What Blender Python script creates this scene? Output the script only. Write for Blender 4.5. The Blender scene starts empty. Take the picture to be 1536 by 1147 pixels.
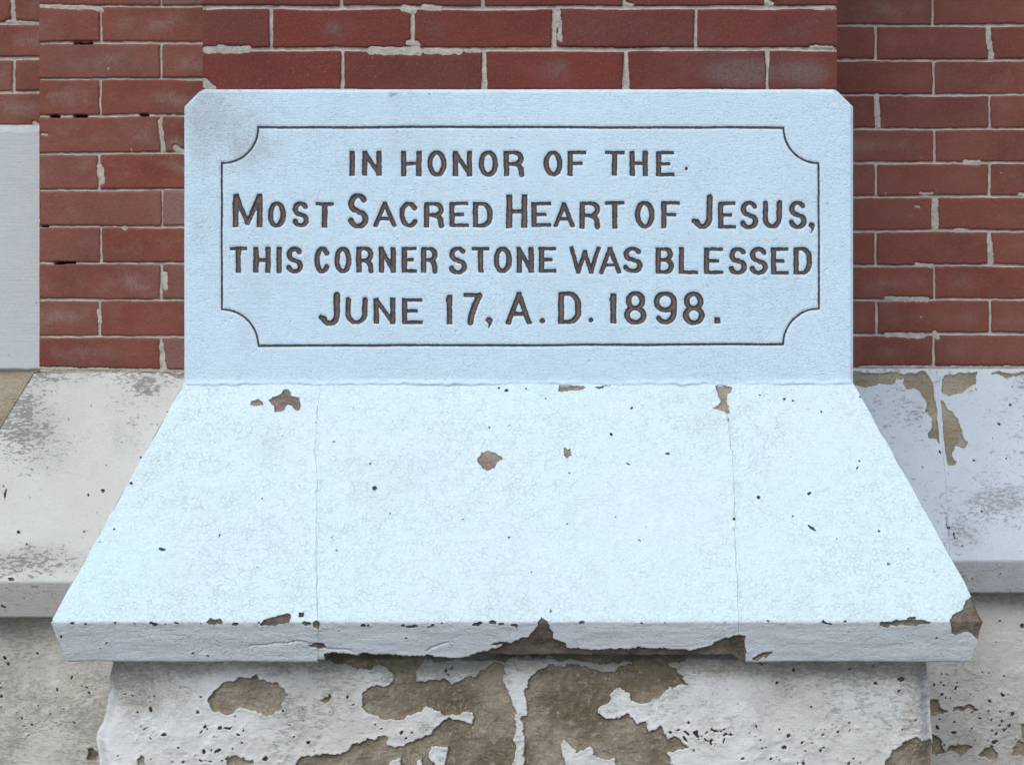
import bpy, math
import numpy as np

# ------------------------------------------------------------------ camera, sky, sun, exposure
scene = bpy.context.scene
CAM_D, CAM_Z = 2.5, 1.45          # metres in front of the cornerstone face, eye height
F, CX, CY = 2500.0, 778.0, 415.0  # focal length and axis in photograph pixels (1536 wide)
cam_data = bpy.data.cameras.new("camera")
cam = bpy.data.objects.new("camera", cam_data)
scene.collection.objects.link(cam)
cam.location = (0, -CAM_D, CAM_Z)
cam.rotation_euler = (math.radians(90), 0, 0)
cam_data.sensor_width = 36.0
cam_data.lens = 36.0 * F / 1536.0
cam_data.shift_x = (768.0 - CX) / 1536.0
cam_data.shift_y = -(573.5 - CY) / 1536.0
cam_data.clip_end = 500
scene.camera = cam

SUN_EL, SUN_AZ = 45.0, -18.0      # azimuth from straight in front of the wall, negative = from the left
world = bpy.data.worlds.new("World")
scene.world = world
world.use_nodes = True
wn = world.node_tree.nodes
sky = wn.new("ShaderNodeTexSky")
sky.sky_type = 'NISHITA'
sky.sun_disc = False
sky.sun_elevation = math.radians(SUN_EL)
sky.sun_rotation = math.radians(180 - SUN_AZ)
sky.dust_density = 1.0
sky.air_density = 1.0
sky.ozone_density = 1.0
world.node_tree.links.new(sky.outputs[0], wn["Background"].inputs[0])
wn["Background"].inputs[1].default_value = 0.11
sun_data = bpy.data.lights.new("sun", 'SUN')
sun_data.energy = 1.2
sun_data.angle = math.radians(45)
sun_data.color = (1.0, 0.97, 0.94)
sun = bpy.data.objects.new("sun", sun_data)
scene.collection.objects.link(sun)
sun.location = (-1, -3, 5)
sun.rotation_euler = (math.radians(90 - SUN_EL), 0, math.radians(SUN_AZ))
scene.view_settings.view_transform = 'Standard'
scene.view_settings.look = 'None'
scene.view_settings.exposure = 0.74
scene.view_settings.gamma = 1.0

# ------------------------------------------------------------------ numeric helpers
def hash01(ix, iy, seed):
    h = (ix.astype(np.int64) * 374761393 + iy.astype(np.int64) * 668265263 + seed * 974634777) & 0x7fffffff
    h = ((h ^ (h >> 13)) * 1274126177) & 0x7fffffff
    h = ((h ^ (h >> 16)) * 1103515245) & 0x7fffffff
    return ((h >> 8) & 0xffff) / 65535.0

def noise(x, y, seed=0):
    fx, fy = np.floor(x), np.floor(y)
    tx, ty = x - fx, y - fy
    tx = tx * tx * tx * (tx * (tx * 6 - 15) + 10); ty = ty * ty * ty * (ty * (ty * 6 - 15) + 10)
    ix, iy = fx.astype(np.int64), fy.astype(np.int64)
    a, b = hash01(ix, iy, seed), hash01(ix + 1, iy, seed)
    c, d = hash01(ix, iy + 1, seed), hash01(ix + 1, iy + 1, seed)
    return ((a + (b - a) * tx) * (1 - ty) + (c + (d - c) * tx) * ty) * 2 - 1

def fbm(x, y, size, octaves=4, seed=0, gain=0.5):
    s, amp, tot = 0.0, 1.0, 0.0
    f = 1.0 / size
    for o in range(octaves):
        s = s + amp * noise(x * f + 17.3 * o, y * f - 9.1 * o, seed + o)
        tot += amp; amp *= gain; f *= 2.03
    return s / tot

def sstep(a, b, x):
    t = np.clip((x - a) / (b - a), 0, 1)
    return t * t * (3 - 2 * t)

def project(P):
    """photograph pixel of a point on the built surface"""
    d = P[..., 1] + CAM_D
    return CX + P[..., 0] / d * F, CY - (P[..., 2] - CAM_Z) / d * F

def wx(px, y): return (px - CX) / F * (y + CAM_D)
def wz(py, y): return CAM_Z - (py - CY) / F * (y + CAM_D)

def seg_dist(px, py, ax, ay, bx, by):
    dx, dy = bx - ax, by - ay
    L = dx * dx + dy * dy + 1e-12
    t = np.clip(((px - ax) * dx + (py - ay) * dy) / L, 0, 1)
    return np.hypot(px - ax - t * dx, py - ay - t * dy)

def poly_sdf(px, py, pts):
    d = np.full(px.shape, 1e9)
    inside = np.zeros(px.shape, bool)
    n = len(pts)
    for i in range(n):
        ax, ay = pts[i]; bx, by = pts[(i + 1) % n]
        d = np.minimum(d, seg_dist(px, py, ax, ay, bx, by))
        c = ((ay > py) != (by > py)) & (px < (bx - ax) * (py - ay) / (by - ay + 1e-12) + ax)
        inside ^= c
    return np.where(inside, -d, d)

def off(ox, oy, s, pts):
    return [(ox + x / s, oy + y / s) for x, y in pts]

def local_min(S, px, py, box, fn, pad=14):
    """S = min(S, fn) computed only near the box"""
    m = (px > box[0] - pad) & (px < box[2] + pad) & (py > box[1] - pad) & (py < box[3] + pad)
    if m.any():
        S[m] = np.minimum(S[m], fn(px[m], py[m]))

def patches_sdf(px, py, polys, holes=(), specks=(), warp=2.2, seed=5, rag=1.0):
    wxp = px + warp * 1.5 * fbm(px, py, 14, 4, seed, 0.6)
    wyp = py + warp * 1.5 * fbm(px, py, 14, 4, seed + 40, 0.6)
    S = np.full(px.shape, 30.0)
    for pts in polys:
        a = np.array(pts)
        box = (a[:, 0].min(), a[:, 1].min(), a[:, 0].max(), a[:, 1].max())
        local_min(S, wxp, wyp, box, lambda x, y: poly_sdf(x, y, pts))
    for pts in holes:
        a = np.array(pts)
        box = (a[:, 0].min(), a[:, 1].min(), a[:, 0].max(), a[:, 1].max())
        m = (px > box[0] - 14) & (px < box[2] + 14) & (py > box[1] - 14) & (py < box[3] + 14)
        if m.any():
            S[m] = np.maximum(S[m], -poly_sdf(wxp[m], wyp[m], pts))
    for sp in specks:
        x0, y0, r = sp[:3]
        k = sp[3] if len(sp) > 3 else 1.0      # aspect: wide / high
        an = sp[4] if len(sp) > 4 else 0.0
        ca, sa = math.cos(an), math.sin(an)
        def fn(x, y):
            u = ((x - x0) * ca + (y - y0) * sa) / k
            v = -(x - x0) * sa + (y - y0) * ca
            return np.hypot(u, v) - r
        local_min(S, px + 0.8 * (wxp - px), py + 0.8 * (wyp - py), (x0 - r * k, y0 - r * k, x0 + r * k, y0 + r * k), fn, 6)
    m = np.abs(S) < 8
    S[m] = S[m] + rag * 1.5 * fbm(px[m], py[m], 7.0, 3, seed + 80, 0.65) + 0.5 * fbm(px[m], py[m], 2.7, 1, seed + 90)
    return S

# ------------------------------------------------------------------ mesh helpers
class Acc:
    """collects sheets (displaced grids) that become one mesh object"""
    def __init__(self):
        self.v, self.attr, self.quads, self.polys, self.n = [], [], [], [], 0
    def add(self, verts, attrs, quads, polys):
        self.v.append(verts); self.attr.append(attrs)
        if len(quads): self.quads.append(np.asarray(quads) + self.n)
        self.polys += [[i + self.n for i in p] for p in polys]
        self.n += len(verts)
    def build(self, name, mat, parent=None, label=None):
        V = np.concatenate(self.v) if self.v else np.zeros((0, 3))
        A = np.concatenate(self.attr) if self.attr else np.zeros((0, 3))
        Q = np.concatenate(self.quads) if self.quads else np.zeros((0, 4), int)
        loops = Q.ravel().tolist()
        starts = (np.arange(len(Q)) * 4).tolist()
        c = len(loops)
        for p in self.polys:
            starts.append(c); loops += p; c += len(p)
        used = np.unique(np.array(loops, int)); remap = np.full(len(V), -1, int); remap[used] = np.arange(len(used))
        V, A = V[used], A[used]; loops = remap[np.array(loops, int)]
        me = bpy.data.meshes.new(name)
        me.vertices.add(len(V)); me.vertices.foreach_set("co", V.astype(np.float32).ravel())
        me.loops.add(len(loops)); me.loops.foreach_set("vertex_index", loops.astype(np.int32))
        me.polygons.add(len(starts)); me.polygons.foreach_set("loop_start", np.array(starts, np.int32))
        me.update(calc_edges=True)
        me.polygons.foreach_set("use_smooth", np.ones(len(starts), bool))
        for k, an in enumerate(("sd", "tint", "stain")):
            at = me.attributes.new(an, 'FLOAT', 'POINT')
            at.data.foreach_set("value", A[:, k].astype(np.float32))
        me.validate()
        me.materials.append(mat)
        ob = bpy.data.objects.new(name, me)
        scene.collection.objects.link(ob)
        if parent: ob.parent = parent
        if label: ob["label"] = label
        return ob

def components(acc):
    """split the collected sheets into their connected pieces"""
    Q = np.concatenate(acc.quads) if acc.quads else np.zeros((0, 4), int)
    E = [Q[:, [0, 1]], Q[:, [1, 2]], Q[:, [2, 3]]] if len(Q) else []
    E += [np.array([[p[i], p[i + 1]] for p in acc.polys for i in range(len(p) - 1)], int).reshape(-1, 2)]
    E = np.concatenate(E)
    lab = np.arange(acc.n)
    while True:
        old = lab.copy()
        m = np.minimum(lab[E[:, 0]], lab[E[:, 1]])
        np.minimum.at(lab, E[:, 0], m); np.minimum.at(lab, E[:, 1], m)
        lab = lab[lab]
        if (lab == old).all(): break
    V, A = np.concatenate(acc.v), np.concatenate(acc.attr)
    ql = lab[Q[:, 0]] if len(Q) else np.zeros(0, int)
    out, by = {}, {}
    for p in acc.polys: by.setdefault(int(lab[p[0]]), []).append(p)
    for l in set(ql.tolist()) | set(by):
        out[l] = (Q[ql == l], by.get(l, []))
    return V, A, list(out.values())

def build_patches(acc, mat, parent, label, big=22, lip_z=None):
    """every flaked patch of some size is a part of its own; the pin-head pits stay together"""
    V, A, parts = components(acc)
    rest = Acc(); rq, rp = [], []
    for q, p in sorted(parts, key=lambda x: -len(x[0])):
        if len(q) >= big:
            a = Acc(); a.add(V, A, q, p)
            ids = np.unique(np.concatenate([q.ravel()] + [np.array(x) for x in p]))
            low = lip_z is not None and V[ids, 2].mean() < lip_z
            a.build("bare_patch", M_lip if low else mat, parent, label)
        else:
            rq.append(q); rp += p
    if rq:
        rest.add(V, A, np.concatenate(rq), rp)
        o = rest.build("paint_chips", M_pit, parent)
        o["kind"] = "stuff"

def spacing(*segs):
    """segs: (from, to, step) -> increasing coordinates"""
    out = []
    for a, b, s in segs:
        n = max(1, int(math.ceil(abs(b - a) / s)))
        out += list(np.linspace(a, b, n + 1)[(1 if out else 0):])
    return np.array(out)

def sheet(P, N, H, S, tint, stain, accs, flip=False):
    """P,N: (r,c,3) base points and normals; H displacement (m); S splits the sheet: accs[k] gets label-k region.
    S is a dict {k: sdf}; every acc k>0 takes the area where its sdf < 0; acc 0 takes the rest."""
    r, c = H.shape
    V = (P + N * H[..., None]).reshape(-1, 3)
    keys = list(S.keys())
    allmin = np.full(r * c, 30.0)
    for k in keys: allmin = np.minimum(allmin, S[k].ravel())
    ids = np.arange(r * c).reshape(r, c)
    Q = np.stack([ids[:-1, :-1], ids[:-1, 1:], ids[1:, 1:], ids[1:, :-1]], -1).reshape(-1, 4)
    if flip: Q = Q[:, ::-1]
    def attr(sd): return np.stack([sd, tint.ravel(), stain.ravel()], -1)
    def region(val, acc):          # region where val < 0
        neg = val < 0
        cnt = neg[Q].sum(1)
        full = Q[cnt == 4]; mixed = Q[(cnt > 0) & (cnt < 4)]
        extra, eval_, polys, cache = [], [], [], {}
        A = attr(val)
        base = r * c
        for q in mixed.tolist():
            p = []
            for i in range(4):
                a, b = q[i], q[(i + 1) % 4]
                va, vb = val[a], val[b]
                if va < 0: p.append(a)
                if (va < 0) != (vb < 0):
                    key = (a, b) if a < b else (b, a)
                    ix = cache.get(key)
                    if ix is None:
                        k0, k1 = key
                        t = val[k0] / (val[k0] - val[k1])
                        t = min(max(t, 0.02), 0.98)
                        extra.append(V[k0] + (V[k1] - V[k0]) * t); eval_.append(A[k0] + (A[k1] - A[k0]) * t)
                        ix = base + len(extra) - 1; cache[key] = ix
                    p.append(ix)
            if len(p) >= 3: polys.append(p)
        VV = np.concatenate([V, np.array(extra)]) if extra else V
        AA = np.concatenate([A, np.array(eval_)]) if extra else A
        acc.add(VV, AA, full, polys)
    for k in keys:
        if accs.get(k) is not None: region(S[k].ravel(), accs[k])
    if accs.get(0) is not None: region(-allmin, accs[0])

def plain(P, N, H, acc, tint=None, stain=None, flip=False, sd=None):
    z = np.zeros(H.shape)
    r, c = H.shape
    V = (P + N * H[..., None]).reshape(-1, 3)
    ids = np.arange(r * c).reshape(r, c)
    Q = np.stack([ids[:-1, :-1], ids[:-1, 1:], ids[1:, 1:], ids[1:, :-1]], -1).reshape(-1, 4)
    if flip: Q = Q[:, ::-1]
    A = np.stack([(z - 30 if sd is None else sd).ravel(), (z if tint is None else tint).ravel(), (z if stain is None else stain).ravel()], -1)
    acc.add(V, A, Q, [])

def tag(o, label, cat, group=None, kind=None):
    o["label"] = label
    if cat: o["category"] = cat
    if group: o["group"] = group
    o["kind"] = kind or "thing"
    return o

# ------------------------------------------------------------------ materials
class NT:
    def __init__(self, name):
        self.m = bpy.data.materials.new(name); self.m.use_nodes = True
        self.t = self.m.node_tree; self.n = self.t.nodes
        self.b = self.n["Principled BSDF"]
        self.co = self.n.new("ShaderNodeTexCoord").outputs["Object"]
    def set(self, sock, v):
        if isinstance(v, bpy.types.NodeSocket): self.t.links.new(v, sock)
        elif isinstance(v, (tuple, list)) and len(v) == 3 and sock.type == 'RGBA': sock.default_value = (*v, 1)
        else: sock.default_value = v
    def scaled(self, s):
        m = self.n.new("ShaderNodeMapping"); self.set(m.inputs["Vector"], self.co); m.inputs["Scale"].default_value = s
        return m.outputs[0]
    def noise(self, scale, detail=4, rough=0.55, vec=None, dist=0.0):
        x = self.n.new("ShaderNodeTexNoise"); self.set(x.inputs["Vector"], vec or self.co)
        x.inputs["Scale"].default_value = scale; x.inputs["Detail"].default_value = detail
        x.inputs["Roughness"].default_value = rough; x.inputs["Distortion"].default_value = dist
        return x.outputs["Fac"]
    def voro(self, scale, feature='F1', vec=None):
        x = self.n.new("ShaderNodeTexVoronoi"); x.feature = feature; self.set(x.inputs["Vector"], vec or self.co)
        x.inputs["Scale"].default_value = scale
        return x
    def attr(self, name):
        x = self.n.new("ShaderNodeAttribute"); x.attribute_name = name
        return x.outputs["Fac"]
    def map(self, v, a, b, c=0.0, d=1.0, smooth=True):
        x = self.n.new("ShaderNodeMapRange"); x.interpolation_type = 'SMOOTHSTEP' if smooth else 'LINEAR'
        self.set(x.inputs[0], v)
        for i, k in enumerate((a, b, c, d)): self.set(x.inputs[1 + i], k)
        return x.outputs[0]
    def math(self, op, a, b=0.0):
        x = self.n.new("ShaderNodeMath"); x.operation = op; self.set(x.inputs[0], a); self.set(x.inputs[1], b)
        return x.outputs[0]
    def mix(self, f, a, b, mode='MIX'):
        x = self.n.new("ShaderNodeMix"); x.data_type = 'RGBA'; x.blend_type = mode
        self.set(x.inputs[0], f); self.set(x.inputs[6], a); self.set(x.inputs[7], b)
        return x.outputs[2]
    def bump(self, h, strength, dist, prev=None):
        x = self.n.new("ShaderNodeBump"); x.inputs["Strength"].default_value = strength; x.inputs["Distance"].default_value = dist
        self.set(x.inputs["Height"], h)
        if prev is not None: self.set(x.inputs["Normal"], prev)
        return x.outputs[0]
    def warp(self, vec, amount, scale):
        x = self.n.new("ShaderNodeTexNoise"); self.set(x.inputs["Vector"], self.co); x.inputs["Scale"].default_value = scale
        a = self.n.new("ShaderNodeVectorMath"); a.operation = 'SCALE'; self.set(a.inputs[0], x.outputs["Color"]); a.inputs[3].default_value = amount
        b = self.n.new("ShaderNodeVectorMath"); b.operation = 'ADD'; self.set(b.inputs[0], vec); self.set(b.inputs[1], a.outputs[0])
        return b.outputs[0]
    def done(self, col, rough, normal=None, spec=0.3):
        self.set(self.b.inputs["Base Color"], col); self.set(self.b.inputs["Roughness"], rough)
        self.b.inputs["Specular IOR Level"].default_value = spec
        if normal is not None: self.set(self.b.inputs["Normal"], normal)
        return self.m

def paint(name, col, col2, dirt=(0.30, 0.29, 0.27), crackle=0.0, scuff=0.0, speck=0.9, streak=0.5, grain=0.35, dirt_max=0.55, nose_shade=(0.57, 0.55, 0.57)):
    k = NT(name)
    c = k.mix(k.map(k.noise(5.0, 5, 0.6), 0.35, 0.68), col, col2)
    c = k.mix(k.map(k.noise(45.0, 3, 0.6), 0.45, 0.8, 0, 0.10), c, dirt)
    c = k.mix(k.math('MULTIPLY', k.attr("tint"), 0.75), c, nose_shade)  # dim tone of the undercut noses, shade put into the paint colour
    # dirt rubbed into the paint where the stain attribute says so
    st = k.attr("stain")
    dn = k.noise(260.0, 4, 0.75, k.scaled((1, 1, 1.6)))
    big = k.noise(28.0, 4, 0.65)
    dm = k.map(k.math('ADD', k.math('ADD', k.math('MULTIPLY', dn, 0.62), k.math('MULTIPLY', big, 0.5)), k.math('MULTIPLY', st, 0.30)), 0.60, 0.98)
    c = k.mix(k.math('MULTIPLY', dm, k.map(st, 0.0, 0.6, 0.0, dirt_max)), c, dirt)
    tex = k.noise(400.0, 4, 0.75, k.scaled((0.7, 1, 1.2)))
    c = k.mix(k.map(tex, 0.36, 0.60, 0.20, 0.0), c, (0.36, 0.39, 0.40))
    c = k.mix(k.map(k.noise(1.0, 4, 0.65, k.scaled((9, 9, 2.2))), 0.52, 0.75, 0, 0.16), c, (0.42, 0.42, 0.38))
    h = k.math('ADD', k.math('MULTIPLY', k.noise(170.0, 3, 0.6, k.scaled((0.5, 1, 1.3))), 0.5), k.math('MULTIPLY', tex, 0.9))
    nb = k.bump(h, grain, 0.0035)
    if crackle:
        vec = k.warp(k.warp(k.co, 0.006, 60), 0.003, 190)
        e = k.voro(140.0, 'DISTANCE_TO_EDGE', vec).outputs["Distance"]
        ln = k.map(e, 0.0, k.map(k.noise(40.0, 3, 0.6), 0.35, 0.7, 0.03, 0.13), 1.0, 0.0)
        msk = k.math('MULTIPLY', k.map(k.noise(4.0, 4, 0.65), 0.32, 0.62, 0.25, 1.0), k.map(k.noise(85.0, 3, 0.6), 0.36, 0.58))
        ln = k.math('MULTIPLY', ln, msk)
        c = k.mix(k.math('MULTIPLY', ln, crackle), c, (0.36, 0.42, 0.46))
        nb = k.bump(k.math('SUBTRACT', 1.0, ln), 0.45, 0.002, nb)
    if scuff:
        a = k.noise(1.0, 5, 0.72, k.scaled((95, 95, 250)), 0.5)
        g = k.noise(6.5, 3, 0.6)
        s = k.map(k.math('ADD', a, k.math('ADD', k.math('MULTIPLY', k.math('SUBTRACT', g, 0.5), 0.55), k.math('MULTIPLY', st, 0.17))), 0.645, 0.70)
        c = k.mix(k.math('MULTIPLY', s, scuff), c, (0.15, 0.14, 0.12))
        nb = k.bump(k.math('SUBTRACT', 1.0, s), 0.5, 0.0012, nb)
    if streak:
        a = k.noise(1.0, 3, 0.6, k.scaled((14, 14, 330)))
        nb = k.bump(a, 0.3 * streak, 0.003, nb)
    if speck:
        vec = k.warp(k.co, 0.008, 120)
        v = k.voro(62.0, 'F1', vec)
        sep = k.n.new("ShaderNodeSeparateColor"); k.set(sep.inputs[0], v.outputs["Color"])
        on = k.math('GREATER_THAN', sep.outputs[0], 1.0 - 0.16 * speck)
        size = k.map(sep.outputs[1], 0.0, 1.0, 0.03, 0.17, False)
        d = k.math('LESS_THAN', v.outputs["Distance"], size)
        sp = k.math('MULTIPLY', on, d)
        c = k.mix(k.math('MULTIPLY', sp, 0.8), c, (0.10, 0.095, 0.10))
    return k.done(c, 0.62, nb, 0.25)

def stone(name, a=(0.34, 0.30, 0.235), b=(0.165, 0.135, 0.085), pale=(0.55, 0.52, 0.46)):
    k = NT(name)
    c = k.mix(k.map(k.noise(14.0, 5, 0.6), 0.32, 0.66), a, b)
    c = k.mix(k.map(k.noise(120.0, 4, 0.7), 0.5, 0.78, 0, 0.6), c, pale)
    c = k.mix(k.map(k.noise(380.0, 2, 0.6), 0.55, 0.75, 0, 0.5), c, (0.05, 0.042, 0.03))
    sc = k.noise(1.0, 4, 0.7, k.scaled((45, 45, 260)), 1.2)
    c = k.mix(k.map(sc, 0.60, 0.68, 0, 0.45), c, (0.06, 0.05, 0.035))
    c = k.mix(k.math('MULTIPLY', k.map(k.noise(520.0, 2, 0.6, k.scaled((1, 1, 0.35))), 0.60, 0.68), k.map(k.noise(17.0, 3, 0.6), 0.52, 0.62, 0, 0.75)), c, pale)
    nb = k.bump(k.noise(210.0, 6, 0.75), 0.9, 0.005)
    nb = k.bump(k.map(sc, 0.5, 0.7, 1.0, 0.0), 0.5, 0.003, nb)
    return k.done(c, 0.9, nb, 0.15)

def brick_mat(name, red=(0.135, 0.030, 0.023), brown=(0.115, 0.042, 0.034), bloom=0.5, bloom_col=(0.26, 0.185, 0.155)):
    k = NT(name)
    t = k.attr("tint"); sd = k.attr("sd")
    c = k.mix(t, red, brown)
    c = k.mix(k.map(k.noise(9.0, 4, 0.6), 0.4, 0.7, 0, 0.6), c, (red[0] * 0.62, red[1] * 0.66, red[2] * 0.70))
    # pale lime bloom, in blotches, keeping off the arrises
    bl = k.math('MULTIPLY', k.map(k.noise(11.0, 4, 0.62, k.scaled((1, 1, 1.3))), 0.44, 0.72), k.map(sd, -24.0, -5.0, 1.0, 0.25))
    fine = k.noise(1.0, 3, 0.7, k.scaled((560, 560, 120)))
    bl = k.math('MULTIPLY', bl, k.map(fine, 0.35, 0.65, 0.55, 1.0))
    bl = k.math('MULTIPLY', bl, k.math('ADD', bloom * 0.55, k.math('MULTIPLY', k.attr("stain"), 1.0)))
    heavy = k.math('MULTIPLY', k.map(k.attr("stain"), 0.45, 1.0, 0.0, 0.8), k.map(k.noise(240.0, 4, 0.75), 0.36, 0.6, 0.45, 1.0))
    bl = k.math('MAXIMUM', k.math('MULTIPLY', bl, k.map(k.noise(300.0, 4, 0.75), 0.36, 0.6, 0.55, 1.1)), heavy)
    c = k.mix(bl, c, bloom_col)
    c = k.mix(k.map(k.noise(330.0, 4, 0.75), 0.52, 0.72, 0, 0.55), c, (0.045, 0.015, 0.012))
    c = k.mix(k.map(k.noise(420.0, 3, 0.7, k.scaled((1, 1, 0.6))), 0.56, 0.72, 0, 0.35), c, (0.30, 0.20, 0.17))
    c = k.mix(k.map(k.noise(3.2, 3, 0.6), 0.5, 0.75, 0, 0.3), c, (0.055, 0.030, 0.026))
    v = k.voro(48.0, 'F1', k.warp(k.co, 0.01, 150))
    sep = k.n.new("ShaderNodeSeparateColor"); k.set(sep.inputs[0], v.outputs["Color"])
    sp = k.math('MULTIPLY', k.math('GREATER_THAN', sep.outputs[0], 0.93), k.math('LESS_THAN', v.outputs["Distance"], 0.075))
    c = k.mix(k.math('MULTIPLY', sp, 0.7), c, (0.42, 0.37, 0.34))
    nb = k.bump(fine, 0.22, 0.002)
    nb = k.bump(k.noise(150.0, 5, 0.7), 0.5, 0.0035, nb)
    return k.done(c, 0.72, nb, 0.3)

def mortar_mat(name, a=(0.50, 0.46, 0.39), b=(0.36, 0.33, 0.28)):
    k = NT(name)
    c = k.mix(k.map(k.noise(38.0, 5, 0.65), 0.35, 0.7), a, b)
    c = k.mix(k.map(k.noise(330.0, 3, 0.7), 0.5, 0.75, 0, 0.55), c, (0.16, 0.14, 0.11))
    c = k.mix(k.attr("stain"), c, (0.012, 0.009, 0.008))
    return k.done(c, 0.95, k.bump(k.noise(260.0, 4, 0.7), 0.8, 0.003), 0.1)

M_plaque = paint("blue_white_paint", (0.585, 0.745, 0.835), (0.62, 0.775, 0.865), crackle=0.08, speck=0.4, streak=0.55, grain=0.42)
M_sill = paint("crackled_white_paint", (0.67, 0.825, 0.80), (0.68, 0.80, 0.81), crackle=0.34, speck=0.2, streak=0.3, grain=0.5)
M_left = paint("scuffed_warm_white_paint", (0.52, 0.51, 0.455), (0.57, 0.565, 0.515), scuff=0.75, speck=0.7, streak=0.5, nose_shade=(0.43, 0.40, 0.365))
M_right = paint("cool_grey_white_paint", (0.50, 0.55, 0.585), (0.55, 0.595, 0.62), scuff=0.5, speck=0.7, streak=0.5, nose_shade=(0.45, 0.44, 0.43))
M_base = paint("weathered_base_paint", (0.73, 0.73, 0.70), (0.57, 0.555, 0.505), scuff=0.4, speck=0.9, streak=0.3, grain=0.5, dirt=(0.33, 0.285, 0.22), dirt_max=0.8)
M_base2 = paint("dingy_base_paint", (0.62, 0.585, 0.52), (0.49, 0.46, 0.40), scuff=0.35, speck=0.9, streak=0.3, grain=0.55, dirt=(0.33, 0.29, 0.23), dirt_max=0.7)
M_block = paint("matt_off_white_paint", (0.49, 0.53, 0.54), (0.52, 0.55, 0.55), speck=0.6, streak=0.6)
M_stone = stone("bare_brown_stone", (0.41, 0.35, 0.26), (0.205, 0.163, 0.10), (0.62, 0.57, 0.49))
M_chip = stone("chipped_grey_stone", (0.50, 0.43, 0.32), (0.26, 0.20, 0.175), (0.52, 0.47, 0.40))
M_ledge = stone("bare_buff_stone", (0.44, 0.38, 0.28), (0.30, 0.25, 0.175), (0.44, 0.40, 0.33))
M_lip = stone("shaded_broken_stone", (0.27, 0.225, 0.175), (0.13, 0.10, 0.075), (0.38, 0.34, 0.28))  # darker stone copy for the lip, its shade put into the colour
M_pit = stone("dark_pit", (0.15, 0.125, 0.115), (0.07, 0.06, 0.058), (0.22, 0.19, 0.17))
M_brick = brick_mat("dark_red_pressed_brick", (0.165, 0.028, 0.018), (0.135, 0.037, 0.025), bloom=0.0, bloom_col=(0.165, 0.118, 0.110))
M_brick2 = brick_mat("browned_red_brick", (0.195, 0.045, 0.028), (0.205, 0.078, 0.055), bloom=0.85)
M_brick3 = brick_mat("dull_red_brick", (0.185, 0.044, 0.028), (0.190, 0.066, 0.045), bloom=0.4)
M_mortar = mortar_mat("lime_mortar")

def letter_mat():
    k = NT("worn_brown_letter_paint")
    sd = k.attr("sd")
    c = k.mix(k.map(k.math('ADD', sd, k.math('MULTIPLY', k.noise(160, 3, 0.6), 4.0)), -3.2, 0.6), (0.18, 0.132, 0.105), (0.066, 0.052, 0.054))
    c = k.mix(k.map(k.noise(320, 3, 0.7), 0.57, 0.74, 0, 0.75), c, (0.36, 0.32, 0.31))
    return k.done(c, 0.7, k.bump(k.noise(300, 3, 0.6), 0.6, 0.002), 0.3)
M_letter = letter_mat()

# ------------------------------------------------------------------ main dimensions (metres)
HW = 0.502                       # half width of the cornerstone
P_SILL = 0.156                   # how far the sloped sill comes forward
UNDER = 0.019                    # the nose falls back this much to its lower edge
SET = 0.065                      # lower wall behind the nose
Z_TOP = wz(134, 0.0)
Z_SILL = wz(577, 0.0)
Z_NOSE = wz(932, -P_SILL)
Z_DRIP = wz(993, -P_SILL + UNDER)
Y_BRICK = 0.012
Y_LEFT = 0.309                   # face of the brick left of the cornerstone
Y_RIGHT = 0.50                   # face of the main wall on the right
Y_FAR = 0.53                     # and at the far left
FWD = np.array([0.0, -1.0, 0.0])

def facing(shape, n):
    N = np.zeros(shape + (3,)); N[...] = n
    return N

# ------------------------------------------------------------------ ground
me = bpy.data.meshes.new("ground")
me.from_pydata([(-60, -80, 0), (60, -80, 0), (60, 6, 0), (-60, 6, 0)], [], [(0, 1, 2, 3)])
k = NT("asphalt_paving")
gc = k.mix(k.noise(3, 6, 0.6), (0.06, 0.062, 0.068), (0.085, 0.088, 0.095))
me.materials.append(k.done(gc, 0.9, k.bump(k.noise(90, 4, 0.6), 0.5, 0.01)))
ground = bpy.data.objects.new("ground", me); scene.collection.objects.link(ground)
tag(ground, "dark asphalt paving at the foot of the wall", None, kind="structure")

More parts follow.
